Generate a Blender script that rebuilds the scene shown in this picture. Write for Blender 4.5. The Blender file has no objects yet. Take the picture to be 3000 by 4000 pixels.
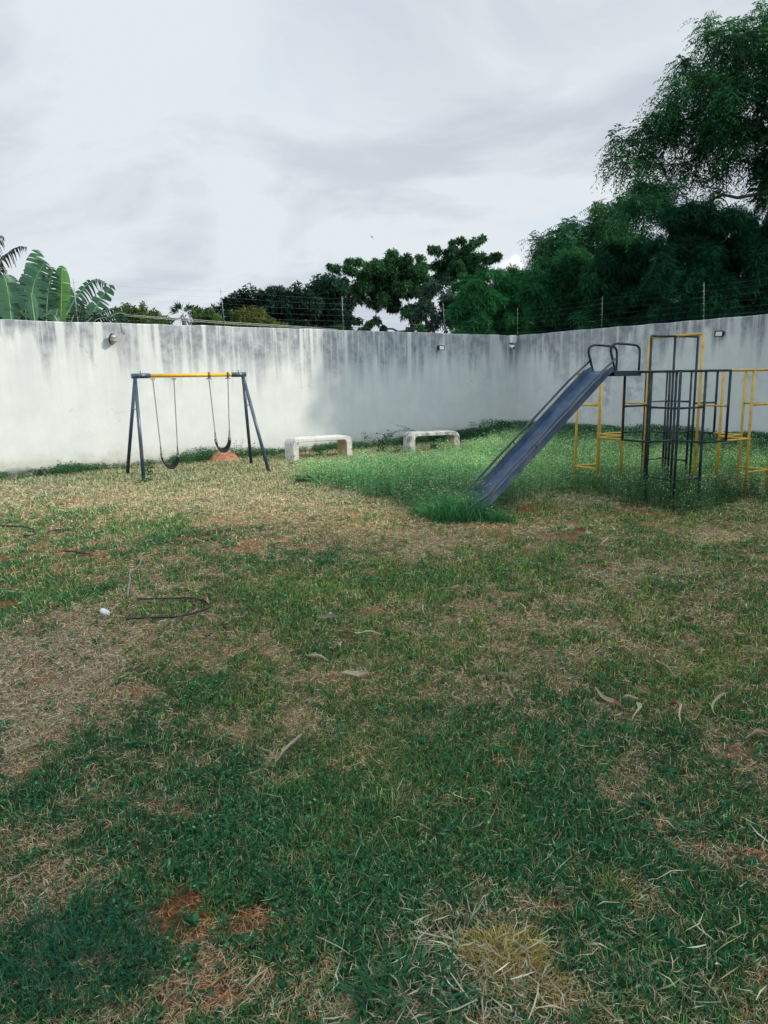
import bpy, math, random
import numpy as np
from mathutils import Vector, Matrix
random.seed(7)
RNG = np.random.default_rng(11)
S = bpy.context.scene
C = S.collection
PI = math.pi
rad = math.radians

# ------------------------------------------------------------------ camera
EYE = 1.65; PITCH = 10.6; ROLL = 1.0; FPX = 2800.0
p_, r_ = rad(PITCH), rad(ROLL)
FW = np.array([0, math.cos(p_), -math.sin(p_)])
UP0 = np.array([0, math.sin(p_), math.cos(p_)]); RT0 = np.array([1.0, 0, 0])
RT = RT0*math.cos(r_) - UP0*math.sin(r_); UP = RT0*math.sin(r_) + UP0*math.cos(r_)
cd = bpy.data.cameras.new('camera'); cam = bpy.data.objects.new('camera', cd); C.objects.link(cam)
cam.matrix_world = Matrix(((RT[0], UP[0], -FW[0], 0), (RT[1], UP[1], -FW[1], 0), (RT[2], UP[2], -FW[2], EYE), (0, 0, 0, 1)))
cd.sensor_fit = 'VERTICAL'; cd.sensor_height = 36.0; cd.lens = 36.0*FPX/4000.0
cd.clip_start = 0.05; cd.clip_end = 2000
S.camera = cam

# ------------------------------------------------------------------ light
SUNV = np.array([1.31, -0.22, 0.86])            # towards the sun
SUNV = SUNV/np.linalg.norm(SUNV)
SUN_EL = math.asin(SUNV[2]); SUN_AZ = math.atan2(SUNV[0], SUNV[1])
sl = bpy.data.lights.new('sun', 'SUN'); sl.energy = 2.7; sl.angle = rad(1.4); sl.color = (1.0, 0.91, 0.77)
so = bpy.data.objects.new('sun', sl); C.objects.link(so)
so.rotation_euler = Vector(SUNV).to_track_quat('Z', 'Y').to_euler()

world = bpy.data.worlds.new('World'); S.world = world; world.use_nodes = True
S.view_settings.view_transform = 'Standard'; S.view_settings.look = 'None'
S.view_settings.gamma = 1.0; S.view_settings.exposure = 0.45


class NT:
    """tiny node helper"""
    def __init__(s, tree):
        s.t = tree; s.n = tree.nodes; s.l = tree.links
    def node(s, typ, **kw):
        n = s.n.new(typ)
        for k, v in kw.items():
            if k.startswith('i_'):
                key = k[2:]
                key = int(key) if key.isdigit() else key.replace('_', ' ')
                s.put(n.inputs[key], v)
            else:
                setattr(n, k, v)
        return n
    def put(s, sock, v):
        if isinstance(v, bpy.types.NodeSocket): s.l.new(v, sock)
        else: sock.default_value = v
    def math(s, op, a, b=0.0, c=None, clamp=False):
        n = s.n.new('ShaderNodeMath'); n.operation = op; n.use_clamp = clamp
        s.put(n.inputs[0], a); s.put(n.inputs[1], b)
        if c is not None: s.put(n.inputs[2], c)
        return n.outputs[0]
    def mix(s, f, a, b, typ='MIX'):
        n = s.n.new('ShaderNodeMix'); n.data_type = 'RGBA'; n.blend_type = typ
        s.put(n.inputs[0], f)
        for k, v in ((6, a), (7, b)):
            if not isinstance(v, bpy.types.NodeSocket) and len(v) == 3: v = (*v, 1)
            s.put(n.inputs[k], v)
        return n.outputs[2]
    def noise(s, vec, scale, detail=4, rough=0.55, dist=0.0):
        n = s.node('ShaderNodeTexNoise'); n.inputs['Scale'].default_value = scale
        n.inputs['Detail'].default_value = detail; n.inputs['Roughness'].default_value = rough
        n.inputs['Distortion'].default_value = dist
        if vec is not None: s.l.new(vec, n.inputs['Vector'])
        return n.outputs[0]
    def ramp(s, f, lo, hi, smooth=True):
        n = s.n.new('ShaderNodeMapRange'); n.interpolation_type = 'SMOOTHSTEP' if smooth else 'LINEAR'
        s.put(n.inputs[0], f); s.put(n.inputs[1], lo); s.put(n.inputs[2], hi)
        return n.outputs[0]
    def mapping(s, vec, scale=(1, 1, 1), loc=(0, 0, 0), rot=(0, 0, 0)):
        n = s.n.new('ShaderNodeMapping'); s.l.new(vec, n.inputs[0])
        n.inputs['Scale'].default_value = scale; n.inputs['Location'].default_value = loc; n.inputs['Rotation'].default_value = rot
        return n.outputs[0]


def build_world():
    w = NT(world.node_tree)
    bg = world.node_tree.nodes['Background']
    sky = w.node('ShaderNodeTexSky'); sky.sky_type = 'NISHITA'; sky.sun_disc = False
    sky.sun_elevation = SUN_EL; sky.sun_rotation = SUN_AZ
    tc = w.node('ShaderNodeTexCoord').outputs['Generated']
    sx = w.node('ShaderNodeSeparateXYZ'); w.l.new(tc, sx.inputs[0])
    zz = w.math('MAXIMUM', sx.outputs[2], 0.0)
    den = w.math('ADD', zz, 0.42)
    cx = w.math('DIVIDE', sx.outputs[0], den); cy = w.math('DIVIDE', sx.outputs[1], den)
    cb = w.node('ShaderNodeCombineXYZ'); w.l.new(cx, cb.inputs[0]); w.l.new(cy, cb.inputs[1])
    v = cb.outputs[0]
    v1 = w.mapping(v, (0.8, 1.35, 1), (3.1, 1.7, 0), (0, 0, rad(52)))
    n1 = w.noise(v1, 1.9, 8, 0.55, 0.8)
    v2 = w.mapping(v, (0.7, 1.4, 1), (7.3, 0.4, 2), (0, 0, rad(-40)))
    n2 = w.noise(v2, 3.0, 9, 0.58, 0.7)
    a = w.math('ADD', w.math('MULTIPLY', n1, 0.72), w.math('MULTIPLY', n2, 0.28))
    t = w.ramp(a, 0.40, 0.58)
    # brighter veil low over the trees, towards the middle; greyer overhead to the right
    dotn = w.node('ShaderNodeVectorMath', operation='DOT_PRODUCT'); w.l.new(tc, dotn.inputs[0])
    dotn.inputs[1].default_value = (-0.05, 0.93, 0.36)
    veil = w.ramp(dotn.outputs['Value'], 0.80, 1.0)
    t = w.math('ADD', w.math('MULTIPLY', t, 0.72), w.math('MULTIPLY', veil, 0.42), clamp=True)
    dot2 = w.node('ShaderNodeVectorMath', operation='DOT_PRODUCT'); w.l.new(tc, dot2.inputs[0])
    dot2.inputs[1].default_value = (0.13, 0.82, 0.56)
    grey = w.math('MULTIPLY', w.ramp(dot2.outputs['Value'], 0.93, 1.0), w.ramp(n2, 0.30, 0.62))
    t = w.math('SUBTRACT', t, w.math('MULTIPLY', grey, 0.55), clamp=True)
    colr = w.mix(t, (3.65, 4.05, 4.7), (5.6, 6.05, 6.4))
    # thin places where the blue comes through a little
    thin = w.math('MULTIPLY', w.ramp(n2, 0.58, 0.76), 0.22)
    bl = w.mix(0.5, sky.outputs[0], (5.3, 6.4, 7.9))
    colr = w.mix(thin, colr, bl)
    # cloud veil brighter towards the sun, with fill glow added behind the viewer
    dsun = w.node('ShaderNodeVectorMath', operation='DOT_PRODUCT'); w.l.new(tc, dsun.inputs[0]); dsun.inputs[1].default_value = tuple(SUNV)
    glow = w.math('MULTIPLY', w.ramp(dsun.outputs['Value'], 0.45, 1.0), 1.0)
    dbk = w.node('ShaderNodeVectorMath', operation='DOT_PRODUCT'); w.l.new(tc, dbk.inputs[0]); dbk.inputs[1].default_value = (0.25, -0.90, 0.35)
    glow = w.math('ADD', glow, w.math('MULTIPLY', w.ramp(dbk.outputs['Value'], -0.15, 0.7), 0.95))
    colr = w.mix(1.0, colr, w.mix(w.math('MULTIPLY', glow, 0.62), (1, 1, 1), (3.1, 3.45, 3.45)), 'MULTIPLY')
    # a small bright cumulus head low over the bamboo
    cdir = FW*FPX + RT*(2010-1500) - UP*(1062-2000); cdir = cdir/np.linalg.norm(cdir)
    def lobe(px, py, rad_px):
        d = FW*FPX + RT*(px-1500) - UP*(py-2000); L = np.linalg.norm(d); d = d/L
        dn = w.node('ShaderNodeVectorMath', operation='DISTANCE'); w.l.new(tc, dn.inputs[0]); dn.inputs[1].default_value = tuple(d)
        return w.math('DIVIDE', dn.outputs['Value'], rad_px/L)
    m = None
    for q in ((2012, 1022, 30), (1985, 1045, 34), (2035, 1050, 30), (1960, 1075, 42), (2020, 1085, 48)):
        q = lobe(*q); m = q if m is None else w.math('MINIMUM', m, q)
    nn = w.noise(tc, 90, 5, 0.6)
    m = w.math('ADD', m, w.math('MULTIPLY', w.math('SUBTRACT', nn, 0.5), 1.1))
    colr = w.mix(w.math('SUBTRACT', 1.0, w.ramp(m, 0.75, 1.15)), colr, w.mix(w.ramp(nn, 0.35, 0.65), (6.3, 6.6, 7.2), (7.3, 7.4, 7.6)))
    w.l.new(colr, bg.inputs['Color']); bg.inputs['Strength'].default_value = 0.1


build_world()

# ------------------------------------------------------------------ measuring helpers (pixel of the photo -> metres)
def ray(px, py): return FW*FPX + RT*(px-1500) - UP*(py-2000)
def gpt(px, py, z=0.0):
    d = ray(px, py); t = (z-EYE)/d[2]; return np.array([d[0]*t, d[1]*t, z])
def dpt(px, py, y):
    d = ray(px, py); t = y/d[1]; return np.array([d[0]*t, y, EYE+d[2]*t])
def pxof(P):
    q = np.asarray(P, float) - np.array([0, 0, EYE]); z = q@FW
    return 1500+FPX*(q@RT)/z, 2000-FPX*(q@UP)/z

WL = np.array([-6.966, 12.943]); WC = np.array([3.952, 21.122]); WR = np.array([7.908, 14.671])
WALL_H = 2.78
tL = (WC-WL)/np.linalg.norm(WC-WL); nL = np.array([tL[1], -tL[0]])      # towards the yard
tR = (WR-WC)/np.linalg.norm(WR-WC); nR = np.array([-abs(tR[1]), -abs(tR[0])]); nR = nR/np.linalg.norm(nR)
def wallpt(px, py, n, c, off=0.0):
    d = ray(px, py); t = ((c + n*off)@n)/(d[:2]@n)
    P = d*t; return np.array([P[0], P[1], EYE+P[2]])

# ------------------------------------------------------------------ tagging
def tag(o, label=None, cat=None, group=None, kind=None):
    if label: o['label'] = label
    if cat: o['category'] = cat
    if group: o['group'] = group
    if kind: o['kind'] = kind
    return o
def empty(name, loc, label, cat, group=None, rz=0.0):
    o = bpy.data.objects.new(name, None); C.objects.link(o); o.empty_display_size = 0.1
    o.location = loc; o.rotation_euler = (0, 0, rz)
    return tag(o, label, cat, group)

# ------------------------------------------------------------------ mesh builder
class MB:
    def __init__(s): s.v = []; s.f = []; s.sm = []
    def quadring(s, rings, smooth=True, caps=True, closed=False):
        base = len(s.v); n = len(rings[0])
        for r in rings: s.v.extend([tuple(map(float, p)) for p in r])
        m = len(rings)
        for i in range(m if closed else m-1):
            a = base+i*n; b = base+((i+1) % m)*n
            for k in range(n):
                s.f.append((a+k, a+(k+1) % n, b+(k+1) % n, b+k)); s.sm.append(smooth)
        if caps and not closed:
            s.f.append(tuple(base+k for k in reversed(range(n)))); s.sm.append(False)
            s.f.append(tuple(base+(m-1)*n+k for k in range(n))); s.sm.append(False)
    def tube(s, pts, r, seg=10, closed=False, caps=True):
        P = [np.asarray(p, float) for p in pts]
        m = len(P); R_ = r if hasattr(r, '__len__') else [r]*m
        T = []
        for i in range(m):
            if closed: d = P[(i+1) % m]-P[i-1]
            else: d = P[min(i+1, m-1)]-P[max(i-1, 0)]
            T.append(d/(np.linalg.norm(d)+1e-12))
        up = np.array([0, 0, 1.0]) if abs(T[0][2]) < 0.9 else np.array([1.0, 0, 0])
        u = np.cross(T[0], up); u /= np.linalg.norm(u)
        rings = []
        for i in range(m):
            u = u - T[i]*(u@T[i]); u /= np.linalg.norm(u); w = np.cross(T[i], u)
            rings.append([P[i]+R_[i]*(math.cos(2*PI*k/seg)*u+math.sin(2*PI*k/seg)*w) for k in range(seg)])
        s.quadring(rings, True, caps, closed); return s
    def box(s, c, size, rot=None, bev=0.0):
        hx, hy, hz = [q/2 for q in size]
        b = min(bev, hx*.95, hy*.95, hz*.95)
        M = np.eye(3) if rot is None else np.asarray(rot)
        c = np.asarray(c, float)
        if b <= 0: prof = [(-hx, -hy), (hx, -hy), (hx, hy), (-hx, hy)]; zs = [(-hz, 0), (hz, 0)]
        else:
            prof = None; zs = [(-hz, b), (-hz+b, 0), (hz-b, 0), (hz, b)]
        rings = []
        for z, ins in zs:
            if prof: pr = prof
            else:
                X, Y = hx-ins, hy-ins; e = b*(0.6 if ins == 0 else 0.2)
                pr = [(-X+e, -Y), (X-e, -Y), (X, -Y+e), (X, Y-e), (X-e, Y), (-X+e, Y), (-X, Y-e), (-X, -Y+e)]
            rings.append([c+M@np.array([x, y, z]) for x, y in pr])
        s.quadring(rings, False); return s
    def lathe(s, prof, c=(0, 0, 0), rot=None, seg=20, sx=1, sy=1):
        M = np.eye(3) if rot is None else np.asarray(rot); c = np.asarray(c, float)
        s.quadring([[c+M@np.array([r*sx*math.cos(2*PI*k/seg), r*sy*math.sin(2*PI*k/seg), z]) for k in range(seg)] for r, z in prof]); return s
    def build(s, name, mat, parent=None, origin=None):
        me = bpy.data.meshes.new(name); o_ = np.zeros(3) if origin is None else np.asarray(origin, float)
        me.from_pydata([tuple(np.array(v)-o_) for v in s.v], [], s.f); me.update()
        me.polygons.foreach_set('use_smooth', s.sm)
        me.materials.append(mat)
        o = bpy.data.objects.new(name, me); C.objects.link(o)
        if origin is not None: o.location = tuple(o_)
        if parent is not None:
            o.parent = parent
            # vertices are given in world metres; parents carry only a location
            o.location = tuple(np.array(o.location) - np.array(parent.location))
        return o

def np_mesh(name, V, F, mat, col=None, parent=None, smooth=False):
    """V (n,3), F (m,4) or (m,3) -> one mesh, quick"""
    me = bpy.data.meshes.new(name)
    V = np.ascontiguousarray(V, dtype=np.float32); F = np.ascontiguousarray(F, dtype=np.int32)
    k = F.shape[1]
    me.vertices.add(len(V)); me.vertices.foreach_set('co', V.ravel())
    me.loops.add(F.size); me.loops.foreach_set('vertex_index', F.ravel())
    me.polygons.add(len(F)); me.polygons.foreach_set('loop_start', np.arange(0, F.size, k, dtype=np.int32))
    me.polygons.foreach_set('loop_total', np.full(len(F), k, dtype=np.int32))
    if smooth: me.polygons.foreach_set('use_smooth', np.ones(len(F), dtype=bool))
    if col is not None:
        at = me.color_attributes.new('Col', 'FLOAT_COLOR', 'POINT')
        c4 = np.ones((len(V), 4), dtype=np.float32); c4[:, :3] = col
        at.data.foreach_set('color', c4.ravel())
    me.materials.append(mat); me.update(calc_edges=True)
    o = bpy.data.objects.new(name, me); C.objects.link(o)
    if parent is not None:
        o.parent = parent; o.location = tuple(-np.array(parent.location))
    return o

# ------------------------------------------------------------------ numpy noise
_G = RNG.random((128, 128))
def vnoise(x, y, o=0):
    x = x + o*17.3; y = y + o*9.1
    xi = np.floor(x).astype(int); yi = np.floor(y).astype(int); fx = x-xi; fy = y-yi
    fx = fx*fx*(3-2*fx); fy = fy*fy*(3-2*fy)
    a = _G[xi % 128, yi % 128]; b = _G[(xi+1) % 128, yi % 128]; c = _G[xi % 128, (yi+1) % 128]; d = _G[(xi+1) % 128, (yi+1) % 128]
    return (a*(1-fx)+b*fx)*(1-fy)+(c*(1-fx)+d*fx)*fy
def fbm(x, y, sc, o=0, oc=4):
    t = 0; A = 0; am = 1
    for k in range(oc):
        t = t+am*vnoise(x*sc, y*sc, o+k*3); A += am; am *= 0.55; sc *= 2.1
    return t/A
def sst(x, a, b):
    t = np.clip((x-a)/(b-a), 0, 1); return t*t*(3-2*t)

# ------------------------------------------------------------------ materials
def mat(name):
    m = bpy.data.materials.new(name); m.use_nodes = True
    return m, NT(m.node_tree), m.node_tree.nodes['Principled BSDF']
def paint(name, c1, c2, rough=0.45, metal=0.0, scale=14, bump=0.15, spec=0.5, lo=0.35, hi=0.7, rust=0.0):
    m, n, b = mat(name)
    tc = n.node('ShaderNodeTexCoord').outputs['Object']
    a = n.noise(tc, scale, 6, 0.65)
    f = n.ramp(a, lo, hi)
    cc = n.mix(f, c1, c2)
    if rust:
        rf = n.math('MULTIPLY', n.ramp(n.noise(tc, 5.5, 8, 0.75, 0.4), 0.63-rust*0.06, 0.70-rust*0.06), n.ramp(n.noise(tc, 60, 4, 0.6), 0.40, 0.55))
        cc = n.mix(n.math('MULTIPLY', rf, 0.85), cc, (0.16, 0.075, 0.035))
        cc = n.mix(n.math('MULTIPLY', n.ramp(n.noise(tc, 3.0, 5, 0.6), 0.45, 0.8), 0.35), cc, (0.20, 0.19, 0.17))
    n.l.new(cc, b.inputs['Base Color'])
    b.inputs['Metallic'].default_value = metal
    n.put(b.inputs['Roughness'], n.math('ADD', n.math('MULTIPLY', n.noise(tc, scale*2.3, 4), 0.3), rough-0.12))
    b.inputs['Specular IOR Level'].default_value = spec
    if bump:
        bp = n.node('ShaderNodeBump'); bp.inputs['Strength'].default_value = bump; bp.inputs['Distance'].default_value = 0.004
        n.l.new(n.noise(tc, scale*5, 5), bp.inputs['Height']); n.l.new(bp.outputs[0], b.inputs['Normal'])
    return m
def leafmat(name, rough=0.5, trans=0.35, spec=0.35, tint=(1.0, 1.0, 0.6)):
    m, n, b = mat(name)
    at = n.node('ShaderNodeAttribute'); at.attribute_name = 'Col'
    n.l.new(at.outputs['Color'], b.inputs['Base Color'])
    b.inputs['Roughness'].default_value = rough; b.inputs['Specular IOR Level'].default_value = spec
    if trans:
        tr = n.node('ShaderNodeBsdfTranslucent'); mx = n.node('ShaderNodeMixShader'); mx.inputs[0].default_value = trans
        n.l.new(n.mix(1.0, at.outputs['Color'], tint, 'MULTIPLY'), tr.inputs[0])
        out = m.node_tree.nodes['Material Output']
        n.l.new(b.outputs[0], mx.inputs[1]); n.l.new(tr.outputs[0], mx.inputs[2]); n.l.new(mx.outputs[0], out.inputs[0])
    return m

M = {}
M['slate'] = paint('slate_blue_paint', (0.016, 0.030, 0.050), (0.030, 0.048, 0.072), 0.42, 0.0, 9, 0.12, 0.6, rust=0.001)
M['chute'] = paint('worn_chute_sheet', (0.045, 0.078, 0.145), (0.095, 0.135, 0.205), 0.42, 0.15, 6, 0.15, 0.5, rust=0.001)
M['dark'] = paint('dark_teal_paint', (0.006, 0.018, 0.023), (0.014, 0.034, 0.040), 0.48, 0.0, 12, 0.15, 0.3, rust=0.5)
M['yellow'] = paint('yellow_paint', (0.62, 0.36, 0.028), (0.50, 0.30, 0.045), 0.42, 0.0, 12, 0.15, 0.5, rust=1.0)
M['swingblue'] = paint('navy_tube_paint', (0.016, 0.040, 0.075), (0.03, 0.06, 0.10), 0.30, 0.0, 12, 0.12, 0.7, rust=1.0)
M['swingyellow'] = paint('orange_yellow_paint', (0.72, 0.40, 0.012), (0.62, 0.34, 0.02), 0.42, 0.0, 16, 0.25, rust=1.0)
M['rubber'] = paint('black_rubber', (0.007, 0.008, 0.010), (0.016, 0.017, 0.02), 0.7, 0.0, 25, 0.2, 0.2)
M['chain'] = paint('galvanised_chain', (0.10, 0.12, 0.13), (0.18, 0.19, 0.19), 0.45, 0.7, 30, 0)
M['rust'] = paint('rusty_bracket', (0.22, 0.11, 0.05), (0.35, 0.30, 0.22), 0.6, 0.4, 40, 0.2)
M['steel'] = paint('galvanised_steel', (0.25, 0.27, 0.29), (0.36, 0.38, 0.40), 0.45, 0.5, 20, 0.1)
M['wire'] = paint('fence_wire', (0.16, 0.17, 0.18), (0.22, 0.23, 0.24), 0.5, 0.3, 20, 0)
M['insul'] = paint('grey_insulator', (0.42, 0.44, 0.44), (0.30, 0.31, 0.31), 0.4, 0, 20, 0)
M['cable'] = paint('grey_cable', (0.22, 0.22, 0.19), (0.33, 0.32, 0.27), 0.6, 0, 20, 0)
M['black'] = paint('black_plastic', (0.012, 0.013, 0.016), (0.03, 0.03, 0.034), 0.45, 0, 30, 0.1)
M['white'] = paint('white_plastic', (0.72, 0.75, 0.77), (0.60, 0.63, 0.65), 0.4, 0, 12, 0.05)
M['hose'] = paint('black_hose', (0.008, 0.010, 0.013), (0.022, 0.024, 0.028), 0.5, 0, 30, 0.1)
M['greyhose'] = paint('grey_hose', (0.14, 0.14, 0.14), (0.22, 0.21, 0.20), 0.6, 0, 30, 0.1)
M['bark'] = paint('bark', (0.045, 0.038, 0.032), (0.10, 0.085, 0.07), 0.9, 0, 7, 0.8)
M['palebark'] = paint('pale_bark', (0.12, 0.105, 0.085), (0.20, 0.17, 0.14), 0.9, 0, 7, 0.8)
M['glass'] = paint('flood_glass', (0.85, 0.87, 0.88), (0.75, 0.78, 0.8), 0.2, 0, 8, 0)
M['bulk'] = paint('dusty_lamp_glass', (0.50, 0.47, 0.40), (0.30, 0.29, 0.26), 0.25, 0, 10, 0.1)
M['leaf'] = leafmat('foliage', 0.6, 0.34, 0.10)
M['bananaleaf'] = leafmat('banana_leaf', 0.42, 0.28, 0.30)
M['grass'] = leafmat('grass_blades', 0.7, 0.25, 0.05, (1.0, 1.0, 0.7))
M['straw'] = leafmat('dry_straw', 0.85, 0.10, 0.05)
M['weed'] = leafmat('weed_leaves', 0.65, 0.40, 0.08, (1.0, 1.0, 0.6))
M['litter'] = leafmat('curled_dry_leaf', 0.6, 0.15, 0.3, (1.0, 0.9, 0.7))

def concrete_bench_mat(k=0.0):
    m, n, b = mat('whitewashed_concrete')
    tc = n.node('ShaderNodeTexCoord').outputs['Object']
    ge = n.node('ShaderNodeNewGeometry')
    a = n.ramp(n.noise(tc, 7, 8, 0.7, 0.3), 0.54-k*0.08, 0.64-k*0.08)
    c = n.mix(a, (0.57, 0.56, 0.525), (0.25, 0.225, 0.21))
    g = n.ramp(n.noise(n.mapping(tc, (1, 1, 0.25)), 16, 6, 0.7), 0.55-k*0.07, 0.72-k*0.07)
    c = n.mix(n.math('MULTIPLY', g, 0.75), c, (0.20, 0.165, 0.175))
    # ochre paint left on the inner faces of the legs (faces that look along +/-x below the seat)
    at = n.node('ShaderNodeAttribute'); at.attribute_name = 'inner'
    o = n.mix(n.ramp(n.noise(tc, 9, 6, 0.7), 0.40, 0.60), (0.58, 0.33, 0.09), (0.42, 0.36, 0.29))
    c = n.mix(at.outputs['Fac'], c, o)
    n.l.new(c, b.inputs['Base Color']); b.inputs['Roughness'].default_value = 0.85
    bp = n.node('ShaderNodeBump'); bp.inputs['Strength'].default_value = 0.5; bp.inputs['Distance'].default_value = 0.01
    n.l.new(n.noise(tc, 30, 8, 0.7), bp.inputs['Height']); n.l.new(bp.outputs[0], b.inputs['Normal'])
    return m
M['bench'] = concrete_bench_mat(); M['bench_flaking'] = concrete_bench_mat(1.0)

def wall_mat(name, seed, heavy):
    m, n, b = mat(name)
    tc = n.node('ShaderNodeTexCoord').outputs['Object']     # x along the wall, z up
    sx = n.node('ShaderNodeSeparateXYZ'); n.l.new(tc, sx.inputs[0]); X, Z = sx.outputs[0], sx.outputs[2]
    off = (seed*3.7, 0, seed)
    def col(sx_, sz, sc, d=4, r=0.6, o=0, dist=0.0):
        return n.noise(n.mapping(tc, (sx_, 1, sz), (off[0]+o, o, off[2])), sc, d, r, dist)
    down = n.math('SUBTRACT', WALL_H, Z)                      # metres below the coping
    # length of each runnel
    broad = n.ramp(col(1, 0.0, 0.45, 2, 0.5, 3), 0.36, 0.66)
    runl = n.math('ADD', n.math('MULTIPLY', n.ramp(col(1, 0.02, 3.2, 3, 0.6, 1), 0.30, 0.72), 0.95), n.math('MULTIPLY', broad, 0.55))
    runl = n.math('ADD', runl, 0.18)
    fall = n.math('SUBTRACT', 1.0, n.ramp(n.math('DIVIDE', down, runl), 0.25, 1.15))
    streak = n.ramp(col(1, 0.05, 9.0, 5, 0.62, 7), 0.30, 0.52)
    cloud = n.ramp(col(1, 0.8, 3.2, 6, 0.7, 11), 0.22, 0.66)
    wob = n.ramp(col(1, 0.8, 7.0, 6, 0.75, 13), 0.25, 0.72)
    st = n.math('MULTIPLY', fall, n.math('MULTIPLY', streak, n.math('ADD', n.math('MULTIPLY', cloud, 0.75), 0.42)))
    st = n.math('MULTIPLY', st, n.math('ADD', n.math('MULTIPLY', wob, 0.6), 0.55), clamp=True)
    # clean runnels where water washed the dirt away
    clean = n.ramp(col(1, 0.012, 2.6, 2, 0.45, 21), 0.60, 0.66)
    st = n.math('MULTIPLY', st, n.math('SUBTRACT', 1.0, n.math('MULTIPLY', clean, 0.85)))
    # faint long washes reaching far down
    long_ = n.math('MULTIPLY', n.ramp(col(1, 0.06, 4.0, 4, 0.6, 31), 0.44, 0.66), n.math('SUBTRACT', 1.0, n.ramp(down, 0.2, 2.6)))
    base = n.mix(n.ramp(col(1, 1, 2.0, 6, 0.6, 41), 0.3, 0.7), (0.62, 0.62, 0.595), (0.56, 0.565, 0.545))
    c = n.mix(n.math('MULTIPLY', long_, 0.45), base, (0.44, 0.44, 0.47))
    c = n.mix(n.math('MULTIPLY', st, 0.93), c, (0.19, 0.20, 0.225))
    drk = n.math('MULTIPLY', n.math('MULTIPLY', n.ramp(col(1, 0.10, 13, 6, 0.7, 51), 0.58, 0.70), fall), cloud)
    c = n.mix(n.math('MULTIPLY', drk, 0.8), c, (0.075, 0.085, 0.095))
    if heavy:      # blotchy mould patches on the middle of the right-hand wall
        wx = n.math('MULTIPLY', n.ramp(X, 1.1, 2.3), n.math('SUBTRACT', 1.0, n.ramp(X, 4.4, 5.3)))
        pt = n.math('MULTIPLY', n.ramp(col(1, 0.22, 2.6, 5, 0.62, 61), 0.38, 0.58), n.ramp(col(1, 1.3, 3.6, 7, 0.75, 63), 0.42, 0.58))
        pt = n.math('MULTIPLY', n.math('MULTIPLY', pt, wx), n.ramp(Z, 0.2, 1.1))
        c = n.mix(n.math('MULTIPLY', pt, 0.75), c, (0.31, 0.31, 0.35))
    else:          # dark wet corner
        wx = n.math('MULTIPLY', n.ramp(X, 12.6, 13.7), n.math('SUBTRACT', 1.0, n.ramp(down, 0.3, 1.3)))
        pt = n.math('MULTIPLY', n.ramp(col(1, 0.08, 6.0, 5, 0.6, 71), 0.42, 0.60), wx)
        c = n.mix(n.math('MULTIPLY', pt, 0.75), c, (0.10, 0.13, 0.15))
    # hairline cracks
    vor = n.node('ShaderNodeTexVoronoi'); vor.feature = 'DISTANCE_TO_EDGE'; vor.inputs['Scale'].default_value = 0.55
    nz = n.node('ShaderNodeTexNoise'); nz.inputs['Scale'].default_value = 2.2; nz.inputs['Detail'].default_value = 8; nz.inputs['Roughness'].default_value = 0.7
    n.l.new(tc, nz.inputs['Vector'])
    mp = n.node('ShaderNodeVectorMath', operation='MULTIPLY_ADD'); n.l.new(nz.outputs['Color'], mp.inputs[0]); mp.inputs[1].default_value = (0.9, 0.9, 0.9); n.l.new(tc, mp.inputs[2])
    n.l.new(mp.outputs[0], vor.inputs['Vector'])
    ck = n.math('SUBTRACT', 1.0, n.ramp(vor.outputs['Distance'], 0.0015, 0.006))
    ck = n.math('MULTIPLY', ck, n.ramp(col(1, 1, 1.3, 3, 0.5, 81), 0.57, 0.66))
    c = n.mix(n.math('MULTIPLY', ck, 0.55), c, (0.16, 0.16, 0.17))
    # soil splash and algae at the foot
    ft = n.math('ADD', Z, n.math('MULTIPLY', n.math('SUBTRACT', col(1, 1, 3.0, 6, 0.7, 91), 0.5), -0.75))
    ft = n.math('SUBTRACT', 1.0, n.ramp(ft, 0.02, 0.42))
    c = n.mix(n.math('MULTIPLY', ft, 0.62), c, (0.36, 0.34, 0.25))
    ft2 = n.math('SUBTRACT', 1.0, n.ramp(n.math('ADD', Z, n.math('MULTIPLY', n.math('SUBTRACT', col(1, 0.6, 6.0, 6, 0.7, 95), 0.5), -0.5)), 0.0, 0.16))
    c = n.mix(n.math('MULTIPLY', ft2, 0.7), c, (0.13, 0.12, 0.10))
    n.l.new(c, b.inputs['Base Color']); b.inputs['Roughness'].default_value = 0.9; b.inputs['Specular IOR Level'].default_value = 0.2
    bp = n.node('ShaderNodeBump'); bp.inputs['Strength'].default_value = 0.45; bp.inputs['Distance'].default_value = 0.012
    hsum = n.math('ADD', n.noise(tc, 6, 8, 0.6), n.math('MULTIPLY', ck, -0.6))
    n.l.new(hsum, bp.inputs['Height']); n.l.new(bp.outputs[0], b.inputs['Normal'])
    return m

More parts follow.
